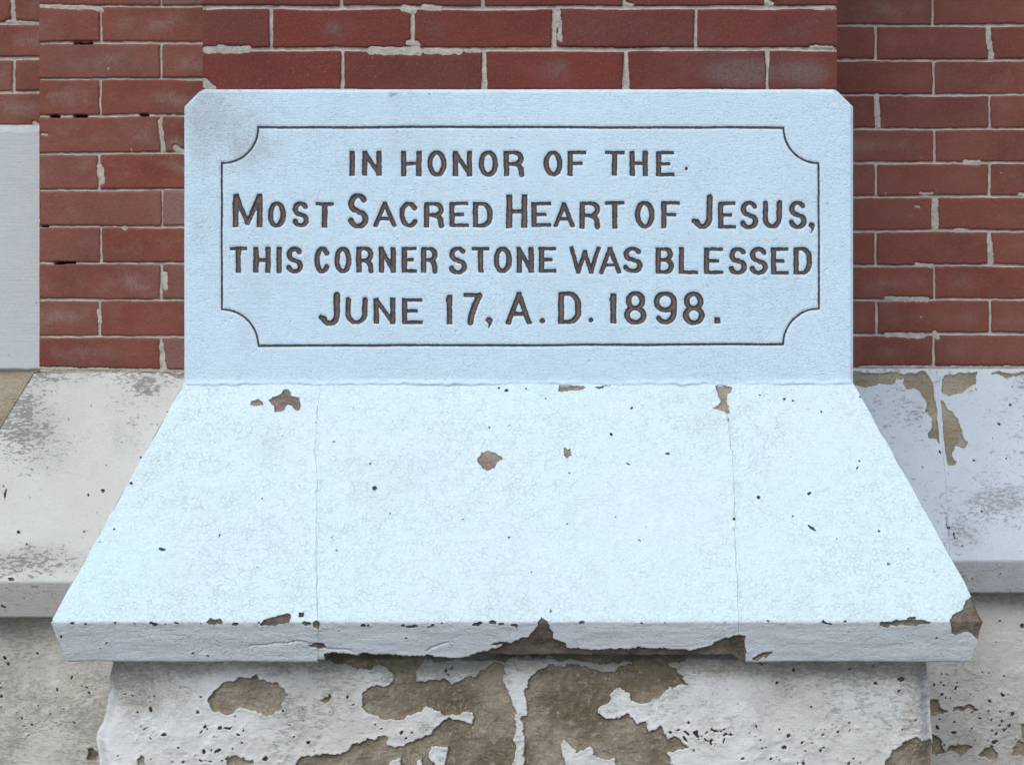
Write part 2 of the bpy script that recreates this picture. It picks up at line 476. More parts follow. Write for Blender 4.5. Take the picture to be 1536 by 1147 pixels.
# ------------------------------------------------------------------ brick walls
def brick_sheet(y, x_px, top_px, bot_px, rows_px, j_even, step, jw, seed, accB, accM,
                smear=(), missing=(), corner_l=None, corner_r=None, fine=0.0016, bloom_rows=None, wedge=(), zbottom=None):
    """front-facing brickwork in the plane y. rows_px: bed joints from the photograph; joints alternate"""
    d = (y + CAM_D) / F
    x0, x1 = wx(x_px[0], y), wx(x_px[1], y)
    vis0, vis1 = max(x0, wx(-30, y)), min(x1, wx(1566, y))
    segs = []
    if x0 < vis0 - 0.004: segs.append((x0, vis0, 0.004))
    segs.append((vis0, vis1, fine))
    if vis1 < x1 - 0.004: segs.append((vis1, x1, 0.004))
    us = spacing(*segs)
    zb = wz(bot_px, y) - 0.012
    zt = wz(-25, y)
    vs = spacing((zb, zt, fine), (zt, zt + 0.25, 0.004), (zt + 0.25, 5.5, 0.35))
    U, V = np.meshgrid(us, vs)
    P = np.stack([U, np.full(U.shape, y), V], -1)
    px, py = project(P)
    # regular bed joints above the photographed ones
    rows = list(rows_px)
    rh = (rows[-1] - rows[0]) / (len(rows) - 1)
    extra = 0
    while rows[0] > -330: rows.insert(0, rows[0] - rh); extra += 1
    rows = np.array(rows)
    n1 = fbm(px, py, 9, 3, seed, 0.6)
    pyw = py + 1.6 * fbm(px, py, 120, 2, seed + 3) + 0.8 * n1
    ri = np.searchsorted(rows, pyw)
    lo = rows[np.clip(ri - 1, 0, len(rows) - 1)]; hi = rows[np.clip(ri, 0, len(rows) - 1)]
    jy = jw * (1 + 0.45 * fbm(px, py * 3, 60, 3, seed + 9))
    dy = np.minimum(np.where(ri > 0, pyw - lo, 1e3), np.where(ri < len(rows), hi - pyw, 1e3)) - jy * 0.5
    par = (ri - extra - 1) % 2
    start = np.where(par == 0, j_even, j_even + step * 0.5) + 3.0 * (hash01(ri, ri * 0 + 3, seed) - 0.5)
    pxw = px + 1.0 * fbm(px, py, 11, 3, seed + 21, 0.6)
    q = (pxw - start) / step
    col = np.floor(q)
    fr = (q - col) * step
    dl, dr = fr, step - fr
    jl, jr = start + col * step, start + (col + 1) * step
    big = 1e3
    if corner_l is not None:
        dl = np.where(jl < corner_l + 12, big, dl)
    if corner_r is not None:
        dr = np.where(jr > corner_r - 12, big, dr)
    jx = jw * (1 + 0.55 * fbm(px * 2, py, 40, 3, seed + 13))
    for (wx0, wy0, wy1, w0, w1) in wedge:     # joints that widen
        m = (np.abs(px - wx0) < 30) & (py > wy0) & (py < wy1)
        jx = np.where(m, w0 + (w1 - w0) * (py - wy0) / (wy1 - wy0) + 1.5 * n1, jx)
    dx = np.minimum(dl, dr) - jx * 0.5
    # rounded corner of each brick
    rr = 2.0
    ax, ay = np.maximum(rr - dx, 0), np.maximum(rr - dy, 0)
    ins = np.where((ax > 0) & (ay > 0), rr - np.hypot(ax, ay), np.minimum(dx, dy))
    S = -ins
    wxp, wyp = px + 2.5 * n1, py + 2.0 * fbm(px, py, 8, 3, seed + 31, 0.6)
    up = np.zeros(px.shape)
    for (a, b, c, e, r) in smear:
        m = (px > min(a, c) - 20) & (px < max(a, c) + 20) & (py > min(b, e) - 20) & (py < max(b, e) + 20)
        if m.any():
            dd = r - seg_dist(wxp[m], wyp[m], a, b, c, e)
            S[m] = np.maximum(S[m], dd); up[m] = np.maximum(up[m], sstep(-0.5, 2.0, dd))
    hole = np.zeros(px.shape)
    for (a, b, c, e, r) in missing:
        hole = np.maximum(hole, sstep(-1.0, 1.0, r - seg_dist(wxp, wyp, a, b, c, e)))
    coarse = V > zt + 0.22
    S = np.where(coarse, -9.0, S)
    bid = hash01(ri * 7 + 1, col.astype(np.int64) * 13 + 5, seed)
    tint = np.clip(0.15 + 0.75 * bid + 0.25 * fbm(px, py, 60, 3, seed + 50), 0, 1)
    bloom = hash01(ri * 3 + 2, col.astype(np.int64) * 5 + 1, seed + 4) ** 2 * 0.55
    if bloom_rows is not None: bloom = np.clip(bloom + bloom_rows(px, py), 0, 1.2)
    per = 0.0016 * (hash01(ri * 5, col.astype(np.int64) * 11, seed + 8) - 0.5)
    inside = np.clip(-S / 2.2, 0, 1)
    H = np.where(S < 0, per * inside - 0.0022 * (1 - inside) ** 1.5 + 0.0004 * fbm(px, py, 25, 3, seed + 60),
                 -0.0022 - 0.0016 * sstep(0, 1.2, S) + 0.0009 * n1 + up * 0.0022)
    H = H - 0.016 * hole * (S > -0.3)
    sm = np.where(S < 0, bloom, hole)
    N = facing(U.shape, FWD)
    sheet(P, N, H, {1: S}, tint, sm, {0: accM, 1: accB})

def brick_return(x, y0, y1, z0, z1, sgn, course, length, seed, accB, accM):
    """side face of a brick projection"""
    us = spacing((y0 + 0.001, y1 + 0.02, 0.003)); vs = spacing((z0, z1, 0.003), (z1, 5.5, 0.4))
    U, V = np.meshgrid(us, vs)
    P = np.stack([np.full(U.shape, x), U, V], -1)
    a, b = U * 1000, V * 1000
    rh = course * 1000
    ri = np.floor(b / rh); dy = np.minimum(b - ri * rh, (ri + 1) * rh - b) - 2.6
    L = length * 1000
    q = (a - y0 * 1000 + np.where(ri % 2 == 0, L / 2, 0.0)) / L
    fr = (q - np.floor(q)) * L
    dx = np.where(q < 1.0 * (ri % 2 == 0) + 0.02, 1e3, np.minimum(fr, L - fr)) - 2.6
    S = -np.minimum(dx, dy) + 0.8 * fbm(a, b, 8, 3, seed)
    S = np.where(V > z1, -9.0, S)
    H = np.where(S < 0, 0.0, -0.003)
    tint = hash01(ri.astype(np.int64), np.floor(q).astype(np.int64), seed)
    N = facing(U.shape, (sgn, 0, 0))
    sheet(P, N, H, {1: S}, tint, tint * 0.3, {0: accM, 1: accB}, flip=(sgn < 0))

def finish_brick(accB, accM, mat, label, group):
    w = accB.build("brick_wall", mat)
    tag(w, label, "brick wall", group)
    accM.build("mortar", M_mortar, w)
    return w
GB = "red brick wall faces around the cornerstone"

# above the cornerstone
B, Mo = Acc(), Acc()
brick_sheet(Y_BRICK, (304, 1255.5), -25, 150, [11.5, 74, 137], 407, 212.5, 5.4, 11, B, Mo,
            smear=[(308, 75, 372, 74, 5.2), (556, 76, 628, 77, 6.0), (640, 77, 690, 77, 4.5), (606, 12, 620, 15, 5), (635, 11, 660, 13, 4.2), (613, 64, 626, 66, 4.5),
                   (838, 18, 840, 60, 3.2), (306, 124, 318, 133, 6), (940, 5, 948, 8, 3), (1152, 3, 1157, 6, 3.4), (1216, 70, 1250, 72, 2.6), (1222, 12, 1252, 12, 2.6), (330, 70, 350, 76, 4), (700, 75, 718, 77, 3)],
            wedge=[(730, 74, 136, 5, 9), (942, 74, 136, 6, 11), (834, 12, 74, 6, 8), (516, 74, 136, 4.5, 5)],
            corner_l=304, corner_r=1255.5,
            bloom_rows=lambda x, y: 0.8 * np.exp(-((x - 500) / 26) ** 2 - ((y - 42) / 22) ** 2) + 0.5 * np.exp(-((x - 650) / 20) ** 2 - ((y - 40) / 20) ** 2)
            + 1.0 * np.exp(-((x - 1110) / 70) ** 2 - ((y - 108) / 26) ** 2) + 0.9 * np.exp(-((x - 1215) / 45) ** 2 - ((y - 110) / 26) ** 2) + 0.6 * np.exp(-((x - 840) / 22) ** 2 - ((y - 100) / 18) ** 2))
for sgn, xp, yb in ((-1, 304, Y_LEFT), (1, 1255.5, Y_RIGHT)):
    brick_return(wx(xp, Y_BRICK), Y_BRICK, yb, Z_TOP - 0.01, wz(-120, Y_BRICK), sgn, 0.0618, 0.212, 77, B, Mo)
finish_brick(B, Mo, M_brick, "dark red brick courses resting on the top of the inscribed cornerstone", GB)

# left of the cornerstone
B, Mo = Acc(), Acc()
brick_sheet(Y_LEFT, (59, 420), -25, 556, [10, 65, 119.5, 174, 230, 285, 340.5, 395, 450, 505, 556], 150, 184, 3.3, 23, B, Mo,
            smear=[(60, 9, 142, 12, 3.0), (142, 12, 152, 16, 3), (150, 250, 152, 272, 4.2), (262, 222, 276, 228, 4), (240, 180, 244, 226, 3.4), (62, 201, 70, 202, 1.6), (246, 410, 248, 432, 4.2), (148, 466, 150, 482, 2.8), (242, 515, 246, 552, 3.6), (60, 553, 276, 556, 2.5), (185, 341, 188, 342, 3.5)],
            missing=[(112, 65, 136, 65, 2.4), (76, 174, 87, 174, 2.4), (113, 174, 128, 174, 2.4), (82, 395, 110, 395, 2.8), (62, 339, 70, 339, 1.5), (212, 173, 222, 173, 1.5)],
            corner_l=59, corner_r=None,
            bloom_rows=lambda x, y: 0.30 * sstep(150, 270, x) + 0.5 * np.exp(-((x - 262) / 14) ** 2 - ((y - 216) / 12) ** 2))
brick_return(wx(59, Y_LEFT), Y_LEFT, Y_FAR, wz(570, Y_LEFT), wz(-120, Y_LEFT), -1, 0.0618, 0.212, 78, B, Mo)
finish_brick(B, Mo, M_brick2, "narrow strip of brick wall between the white corner block and the cornerstone", GB)

# right of the cornerstone
B, Mo = Acc(), Acc()
brick_sheet(Y_RIGHT, (1150, 2600), -25, 551, [38, 90, 142, 193, 244, 295, 347, 399, 450, 502, 552], 1315, 170.5, 3.7, 37, B, Mo,
            smear=[(1330, 448, 1390, 449, 3.6), (1330, 502, 1385, 504, 3.8), (1403, 300, 1404, 344, 4.2), (1448, 243, 1470, 244, 3.6), (1482, 44, 1488, 86, 3.8), (1315, 144, 1317, 190, 4.0), (1530, 292, 1536, 293, 4), (1380, 289, 1398, 290, 1.6), (1372, 309, 1380, 310, 1.4),
                   (1484, 354, 1487, 396, 3.8), (1435, 346, 1450, 345, 3.4), (1375, 397, 1400, 398, 3), (1403, 500, 1407, 506, 4), (1290, 551, 1536, 551, 2.5)],
            corner_l=None, corner_r=None,
            bloom_rows=lambda x, y: 0.35 * np.exp(-((x - 1335) / 50) ** 2 - ((y - 320) / 24) ** 2))
finish_brick(B, Mo, M_brick3, "broad dull red brick wall to the right of the cornerstone", GB)

# far left sliver
B, Mo = Acc(), Acc()
brick_sheet(Y_FAR, (-1000, 150), -25, 188, [35, 87, 138, 189], -65, 170, 4.6, 53, B, Mo,
            smear=[(10, 33, 56, 35, 3.2), (50, 184, 56, 187, 2.6), (18, 0, 20, 32, 3.5)], corner_l=None, corner_r=None)
finish_brick(B, Mo, M_brick2, "sliver of red brick above the plain white block at the picture's edge", GB)

# plain white block far left, below those bricks
A = Acc()
yb = Y_FAR - 0.012
us = spacing((wx(-1000, yb), wx(-20, yb), 0.01), (wx(-20, yb), wx(150, yb), 0.002)); vs = spacing((wz(556, yb), wz(187, yb), 0.002))
U, V = np.meshgrid(us, vs)
P = np.stack([U, np.full(U.shape, yb), V], -1); px, py = project(P)
dtop = py - 187 - 2.0 * fbm(px, py, 18, 3, 71); dbot = 556 - py - 2.0 * fbm(px, py, 14, 3, 72)
H = 0.0008 * fbm(px, py, 60, 4, 70) - 0.007 * (1 - sstep(0, 12, dtop)) + 0.002 * (1 - sstep(0, 16, dtop)) * fbm(px, py * 3, 14, 3, 75) - 0.008 * (1 - sstep(0, 4, dbot))
stn = 0.55 * (1 - sstep(5, 34, py - 187)) + 0.4 * np.exp(-((py - 270) / 45) ** 2)
plain(P, facing(U.shape, FWD), H, A, stain=stn)
U2, V2 = np.meshgrid(us, [0.0, 0.012])
plain(np.stack([U2, yb + 0.007 + V2, np.full(U2.shape, wz(187, yb) - 0.001)], -1), facing(U2.shape, (0, 0, 1)), np.zeros(U2.shape), A)
blk = A.build("stone_block", M_block)
tag(blk, "plain off-white painted stone block under the sliver of brick, cut by the picture's edge", "stone block")

# ------------------------------------------------------------------ water table: sloped stones with an undercut nose
def profile(z_top, z_nose, z_drip, p, set_, fine, r=0.005):
    """forward projection e and height z down the section, with the cumulative length"""
    pts = [(0.0, z_top), (p, z_nose), (p - UNDER, z_drip), (p - set_ - 0.01, z_drip)]
    e, z = [], []
    segs = [(pts[0], pts[1]), (pts[1], pts[2]), (pts[2], pts[3])]
    steps = (fine, fine, fine * 3)
    for i, ((a, b), st) in enumerate(zip(segs, steps)):
        n = max(2, int(math.hypot(b[0] - a[0], b[1] - a[1]) / st))
        for t in np.linspace(0, 1, n + 1)[(1 if i else 0):]:
            e.append(a[0] + (b[0] - a[0]) * t); z.append(a[1] + (b[1] - a[1]) * t)
    e, z = np.array(e), np.array(z)
    for _ in range(3):             # ease the arrises
        e[1:-1] = 0.25 * e[:-2] + 0.5 * e[1:-1] + 0.25 * e[2:]; z[1:-1] = 0.25 * z[:-2] + 0.5 * z[1:-1] + 0.25 * z[2:]
    te, tz = np.gradient(e), np.gradient(z)
    L = np.hypot(te, tz) + 1e-9
    return e, z, -tz / L, te / L      # normal: (forward, up)

CHIP = np.array([0.658, -0.156, 0.0])
def knock_corner(P):
    """the right front corner of the sill has been knocked off"""
    C = CHIP + np.array([0, 0, wz(922, -P_SILL)])
    d = (P - C) / np.array([0.030, 0.030, 0.034])
    c = np.exp(-(d ** 2).sum(-1) ** 1.5)
    rough = 1 + 0.5 * fbm(P[..., 0] * 1000 + P[..., 1] * 700, P[..., 2] * 1000, 9, 4, 777, 0.6)
    return P + (c * rough)[..., None] * np.array([-0.0045, 0.0045, -0.001]), c

def across(a, b, y, fine):
    """fractions across a width from a to b: fine where the photograph sees it, coarser beyond"""
    v0, v1 = min(max(a, wx(-60, y)), b - 0.01), max(min(b, wx(1600, y)), a + 0.01)
    segs = []
    if a < v0 - 0.02: segs.append((a, v0, 0.012))
    segs.append((max(a, v0) if a < v0 - 0.02 else a, min(b, v1) if v1 < b - 0.02 else b, fine))
    if v1 < b - 0.02: segs.append((v1, b, 0.012))
    return (spacing(*segs) - a) / (b - a)

def sill_front(yface, prof, xl, xr, fine, acc, chips, hfun, stainfun, seed, edge=(True, True)):
    e, z, nf, nu = prof
    nrow = len(e)
    l, r = xl(e, z), xr(e, z)
    k = int(np.argmax(r - l))
    t = across(l[k], r[k], yface - e[k], fine)
    U = l[:, None] + (r - l)[:, None] * t[None, :]
    P = np.stack([U, np.broadcast_to((yface - e)[:, None], U.shape), np.broadcast_to(z[:, None], U.shape)], -1)
    N = np.stack([np.zeros(U.shape), np.broadcast_to(-nf[:, None], U.shape), np.broadcast_to(nu[:, None], U.shape)], -1)
    px, py = project(P)
    S, H = hfun(px, py)
    if yface == 0.0: P, _ = knock_corner(P)
    dl, dr = (U - l[:, None]) * 1000, (r[:, None] - U) * 1000
    if edge[0]: H = H - 0.0022 * (1 - sstep(0, 3.0, dl))
    if edge[1]: H = H - 0.0022 * (1 - sstep(0, 3.0, dr))
    tint = np.broadcast_to(sstep(0.0, 0.3, -nu)[:, None], U.shape)  # mask of the downward-facing nose, where shade is painted in
    sheet(P, N, H, {1: S}, tint, stainfun(px, py), {0: acc, 1: chips}, flip=True)

def sill_side(yface, prof, half, yback, sgn, acc, chips=None, x_off=0.0):
    """return of the same section round an outer corner"""
    e, z, nf, nu = prof
    e, z, nf, nu = e[::3], z[::3], nf[::3], nu[::3]
    t = np.linspace(0, 1, 90) ** 1.8
    Y = (yface - e)[:, None] + (yback - (yface - e))[:, None] * t[None, :]
    X = np.broadcast_to((x_off + sgn * (half + e))[:, None], Y.shape)
    P = np.stack([X, Y, np.broadcast_to(z[:, None], Y.shape)], -1)
    N = np.stack([np.broadcast_to(sgn * nf[:, None], Y.shape), np.zeros(Y.shape), np.broadcast_to(nu[:, None], Y.shape)], -1)
    H = 0.0006 * fbm(Y * 1000, P[..., 2] * 1000, 40, 3, 5) * sstep(0.0, 0.02, Y - (yface - e)[:, None])
    S = np.full(Y.shape, 30.0)
    if sgn > 0 and chips is not None:
        P, c = knock_corner(P)
        S = np.minimum(S, (0.12 - c) * 30 + 1.5 * fbm(P[..., 1] * 1000, P[..., 2] * 1000, 8, 3, 55))
    sheet(P, N, H, {1: S}, np.zeros(Y.shape), np.zeros(Y.shape) + 0.1, {0: acc, 1: chips}, flip=(sgn < 0))

a6 = lambda p: off(300, 840, 3.735, p)
a7 = lambda p: off(700, 840, 3.735, p)
a8 = lambda p: off(1100, 840, 3.523, p)
b2 = lambda p: off(300, 560, 3.8225, p)
b3 = lambda p: off(700, 560, 3.8225, p)
b4 = lambda p: off(1100, 540, 3.523, p)
sill_polys = [
    b2([(380,155),(420,130),(465,118),(480,92),(505,92),(530,130),(575,145),(580,185),(565,205),(545,208),(525,185),(500,180),(480,215),(450,222),(425,222),(430,190),(400,172)]),
    b2([(287,185),(295,155),(325,142),(340,165),(370,180),(330,186)]),
    b3([(1425,75),(1450,62),(1490,70),(1525,85),(1525,100),(1500,130),(1490,165),(1505,190),(1515,220),(1490,235),(1465,220),(1440,205),(1400,202),(1440,185),(1455,155),(1440,110)]),
    b3([(60,480),(85,455),(120,440),(170,455),(200,487),(170,515),(155,540),(120,558),(90,540),(65,515)]),
    b3([(550,430),(575,425),(580,440),(597,435),(600,470),(570,490),(555,460)]),
    b3([(525,100),(530,72),(560,65),(650,68),(688,78),(660,92),(600,95),(560,102)]),
    b3([(740,75),(790,68),(830,70),(815,82),(770,82)]),
    a6([(30,345),(50,322),(120,330),(130,352),(80,360)]), a6([(330,360),(360,335),(430,315),(480,298),(505,305),(500,350),(430,362),(370,362)]), a6([(540,325),(550,292),(582,292),(580,320)]),
    a6([(630,345),(655,330),(675,350),(665,385),(640,380)]), a6([(605,470),(650,455),(690,465),(708,488),(660,495),(620,482)]),
    a7([(-120,560),(0,535),(80,510),(180,490),(270,450),(350,425),(375,400),(395,370),(395,345),(415,325),(455,345),(465,375),(490,405),(495,440),(550,465),(555,490),(700,498),(850,500),(1000,488),(1150,495),(1250,500),(1330,485),(1420,450),(1500,425),(1560,420),(1560,600),(-120,600)]),
    a7([(130,470),(180,458),(245,462),(240,472),(150,478)]), a7([(125,360),(140,338),(165,345),(168,362)]), a7([(60,362),(85,350),(92,366)]), a7([(250,375),(285,368),(285,380)]),
    a6([(690,520),(850,522),(1000,528),(1250,533),(1500,548),(1500,600),(690,600)]),
    a8([(1310,168),(1345,190),(1375,240),(1372,330),(1340,400),(1310,452),(1290,420),(1260,385),(1220,375),(1180,385),(1150,370),(1145,320),(1160,290),(1220,260),(1240,205),(1280,180)]),
    a8([(770,325),(830,320),(940,312),(1045,322),(1040,335),(950,348),(880,348),(830,352),(775,345)]), a8([(455,335),(470,318),(530,335),(500,345)]),
    a8([(90,522),(140,490),(215,478),(205,492),(170,512),(120,525)]), a8([(-10,400),(40,392),(55,420),(40,440),(50,475),(70,490),(40,520),(-10,520)]),
    a8([(915,305),(960,300),(970,318),(920,320)]), [(66,938),(68,920),(78,918),(80,930)],
]
def rnd_edge_chips(x0, x1, y, n, seed, r=(1.3, 3.0)):
    rng = np.random.RandomState(seed)
    return [(rng.uniform(x0, x1), y + rng.uniform(-1.5, 2.0), rng.uniform(*r), rng.uniform(1.2, 3.5), rng.uniform(-0.1, 0.1)) for _ in range(n)]
s2 = lambda x, y: (300 + x / 3.8225, 560 + y / 3.8225)
s3 = lambda x, y: (700 + x / 3.8225, 560 + y / 3.8225)
s4 = lambda x, y: (1100 + x / 3.523, 540 + y / 3.523)
sill_specks = ([(*s2(x, y), r) for x, y, r in ((290,342,2.2),(668,277,1.7),(887,202,1.6),(978,513,2.3),(910,511,1.2),(858,510,1.6),(246,520,1.5),(325,565,1.3),(1315,697,1.4),(893,834,2.1),(1510,838,2.3),(760,937,1.9),(779,1008,2.2),(660,1070,1.5),(658,1004,1.4),(1155,958,1.3),(1072,1133,1.7),(355,713,1.6),(795,770,1.2),(570,645,1.2))]
    + [(*s2(x, y), r, 2.0, a) for x, y, r, a in ((430,313,1.5,-.2),(473,354,1.3,0),(766,392,1.4,.1),(1036,677,1.7,-.9),(1090,803,1.7,-1.0),(112,928,1.8,-.9),(1180,310,1.2,0),(1310,312,1.2,0))]
    + [(*s2(1000, 659), 3.4)]
    + [(*s3(x, y), r) for x, y, r in ((455,146,2.2),(228,98,2.4),(183,85,2.8),(338,92,1.4),(832,352,3.1),(1090,472,1.3),(962,527,1.4),(587,572,1.5),(850,820,1.5),(573,858,1.6),(1026,876,1.3),(118,990,1.4),(1318,964,1.7),(370,1143,1.8),(18,680,1.3),(1495,265,1.8))]
    + [(*s3(x, y), r, 2.2, a) for x, y, r, a in ((945,197,1.6,-.8),(1150,462,1.8,-.3),(925,523,2.0,.5),(243,298,1.3,-.4),(240,940,1.3,.5),(125,310,1.2,0),(1495,262,1.4,1.3))]
    + [(*s4(x, y), r) for x, y, r in ((141,182,2.0),(267,205,2.1),(673,196,1.7),(461,268,1.4),(327,396,1.6),(365,438,1.6),(131,726,3.0),(178,765,1.7),(310,820,1.5),(547,940,1.5),(923,998,1.9),(755,1005,1.9),(641,1115,2.0),(8,838,2.5),(684,666,1.4),(395,255,1.4),(229,343,1.3))]
    + [(*s4(x, y), r, 2.2, a) for x, y, r, a in ((318,210,2.2,.4),(657,567,1.7,-.9),(668,533,1.2,.2),(397,708,1.6,-.3),(773,900,1.8,.7),(419,890,2.4,.5))]
    + [(242, 823, 3.2, 2.2, 0.1), (198, 724, 2.6), (172, 794, 2.0, 1.5, -.5), (238, 690, 1.6)]
    + rnd_edge_chips(95, 470, 934, 16, 3) + rnd_edge_chips(490, 780, 936, 13, 4) + rnd_edge_chips(860, 1090, 932, 5, 6, (1, 1.8)) + rnd_edge_chips(1115, 1400, 931, 7, 7, (1, 1.9))
    + [(92, 955, 2.2), (150, 973, 1.8), (160, 965, 1.4), (290, 979, 1.8, 2.2, .3), (312, 984, 1.8, 2, .5), (385, 851, 1.6), (610, 957, 2), (508, 946, 1.7), (1240, 945, 1.5), (1265, 945, 1.5), (1273, 945, 1.4), (1405, 957, 2, 1.6, -1), (1437, 972, 1.8)])

def sill_h(px, py):
    S = patches_sdf(px, py, sill_polys, specks=[(q[0], q[1], q[2] * (0.72 if q[2] < 2.4 else 0.9)) + tuple(q[3:]) for q in sill_specks], warp=2.4, seed=5)
    depth = 0.0022 + 0.006 * sstep(945, 985, py) * sstep(470, 500, px) * (1 - sstep(1095, 1112, px))
    H = 0.0009 * fbm(px, py, 70, 5, 91, 0.55) - depth * sstep(0, 1.8, -S) + 0.0004 * sstep(4, 0, np.abs(S))
    H = H + 0.0012 * sstep(0, 3, -S) * fbm(px, py, 12, 4, 92, 0.6)
    # fine horizontal ledges and cracks in the nose
    H = H + 0.0012 * sstep(930, 940, py) * fbm(px, py * 4, 60, 4, 93, 0.6)
    for (a, b, c, d) in ((375, 968, 450, 962), (450, 962, 475, 966), (487, 972, 525, 974), (640, 975, 672, 963)):
        H = H - 0.0025 * (1 - sstep(0.3, 1.6, seg_dist(px + 2 * fbm(px, py, 12, 3, 94), py + 2 * fbm(px, py, 12, 3, 95), a, b, c, d)))
    # the paint wrinkles over the two stone joints
    for xs in (((482, 575), (472, 660), (476, 720), (474, 800), (477, 930)), ((1090, 620), (1100, 700), (1102, 790), (1109, 930))):
        for (a, b), (c, d) in zip(xs[:-1], xs[1:]):
            w = seg_dist(px + 4 * fbm(px, py, 30, 4, 97), py, a, b, c, d)
            H = H + 0.0013 * (1 - sstep(0, 8, w)) * (0.5 + fbm(px, py, 10, 3, 98)) - 0.0020 * (1 - sstep(0, 1.5, w)) * sstep(-0.1, 0.3, fbm(px, py, 22, 3, 99))
    return S, H

def sill_stain(px, py):
    s = 0.25 * sstep(938, 985, py) + 0.2 * (1 - sstep(576, 600, py)) + 0.16 * np.clip(fbm(px, py, 160, 3, 101), 0, 1)
    return np.clip(s, 0, 1)

def jline(pts, yface, seed):
    """x of a ragged joint, from photographed points, as a function of the section"""
    q = np.array(pts, float)
    def f(e, z):
        py = CY - (z - CAM_Z) / (yface - e + CAM_D) * F
        pxl = np.interp(py, q[:, 1], q[:, 0])
        pxl = pxl + 1.6 * fbm(py, py * 0 + 3.3, 16, 4, seed, 0.6)
        return (pxl - CX) / F * (yface - e + CAM_D)
    return f

prof_c = profile(Z_SILL + 0.003, Z_NOSE, Z_DRIP, P_SILL, SET, 0.0015)
prof_m = profile(Z_SILL + 0.003, Z_NOSE, Z_DRIP + 0.003, P_SILL, SET, 0.0015)   # the middle stone has lost its lower edge
JA = jline([(482, 560), (474, 640), (472, 680), (476, 720), (474, 800), (477, 930), (477, 1000)], 0.0, 201)
JB = jline([(1086, 560), (1090, 620), (1098, 680), (1101, 740), (1102, 800), (1108, 930), (1109, 1000)], 0.0, 202)
GAP = 0.0002
outer_l = lambda e, z: -(HW + e) + 0.0012 * fbm(z * 1000, z * 0, 25, 3, 203)
outer_r = lambda e, z: (HW + e) + 0.0012 * fbm(z * 1000, z * 0, 25, 3, 204)
GS = "sloping painted sill stones under the cornerstone"
for pr, l, r, lab, sides, edge in (
        (prof_c, outer_l, lambda e, z: JA(e, z) - GAP, "left of the three white sill stones, with a brown fish-shaped chip near its top edge", -1, (False, False)),
        (prof_m, lambda e, z: JA(e, z) + GAP, lambda e, z: JB(e, z) - GAP, "middle white sill stone, widest of the three, its lower lip broken away to brown stone", 0, (False, False)),
        (prof_c, lambda e, z: JB(e, z) + GAP, outer_r, "right of the three white sill stones, its outer front corner knocked off", 1, (False, False))):
    A, C = Acc(), Acc()
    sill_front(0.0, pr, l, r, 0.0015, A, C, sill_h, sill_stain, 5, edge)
    if sides: sill_side(0.0, pr, HW, Y_LEFT if sides < 0 else Y_RIGHT, sides, A, C)
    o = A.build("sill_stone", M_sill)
    tag(o, lab, "sill stone", GS)
    build_patches(C, M_chip, o, "exposed brown stone where the paint has chipped off", lip_z=Z_NOSE + 0.002)

# left and right water table stones
def flank_h(polys, specks, seed, lip=0.0, amp=0.0011):
    def f(px, py):
        S = patches_sdf(px, py, polys, specks=specks, warp=2.6, seed=seed)
        H = amp * fbm(px, py, 60, 5, seed + 1, 0.55) - 0.003 * sstep(0, 2.0, -S) + 0.0010 * sstep(0, 3, -S) * fbm(px, py, 9, 4, seed + 2, 0.6) + 0.0006 * sstep(5, 0, np.abs(S))
        return S, H
    return f
YL = Y_LEFT - 0.006
prof_l = profile(wz(559, YL), wz(872, YL - P_SILL), wz(927, YL - P_SILL + UNDER), P_SILL, SET, 0.0017)
XL_OUT = wx(50, YL)
left_polys = [off(0, 540, 3.8225, [(15,720),(30,708),(45,735),(40,775),(32,805),(25,770),(15,745)]), off(0, 540, 3.8225, [(860,48),(960,72),(1066,75),(1066,108),(1000,100),(940,82)])]
left_specks = [(28, 799, 2.6, 0.8), (160, 697, 1.2), (132, 743, 2.6, 0.6), (155, 736, 1.8, 1.5, -.5), (236, 637, 1.6), (2, 600, 2), (5, 778, 1.6), (40, 816, 1.8), (18, 869, 2.4, 1.8), (5, 908, 2.0), (8, 910, 1.8), (212, 685, 1.8), (250, 618, 1.4)]
A, C = Acc(), Acc()
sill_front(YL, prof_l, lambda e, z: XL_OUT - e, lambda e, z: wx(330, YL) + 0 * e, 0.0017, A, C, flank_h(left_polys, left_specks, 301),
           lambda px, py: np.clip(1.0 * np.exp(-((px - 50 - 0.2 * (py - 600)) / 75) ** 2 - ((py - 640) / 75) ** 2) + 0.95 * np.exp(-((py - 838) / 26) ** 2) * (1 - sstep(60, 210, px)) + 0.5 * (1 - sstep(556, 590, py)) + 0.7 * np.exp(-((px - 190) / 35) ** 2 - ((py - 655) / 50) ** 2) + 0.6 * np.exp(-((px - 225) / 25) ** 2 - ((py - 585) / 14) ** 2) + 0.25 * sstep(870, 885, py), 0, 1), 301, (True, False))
sill_side(YL, prof_l, 0.0, Y_FAR, -1, A, None, XL_OUT)
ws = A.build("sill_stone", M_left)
tag(ws, "scuffed greyish white sloping stone below the left brick strip", "sill stone", "sloping water table stones behind the pier")
build_patches(C, M_chip, ws, "dark chip in the scuffed paint")

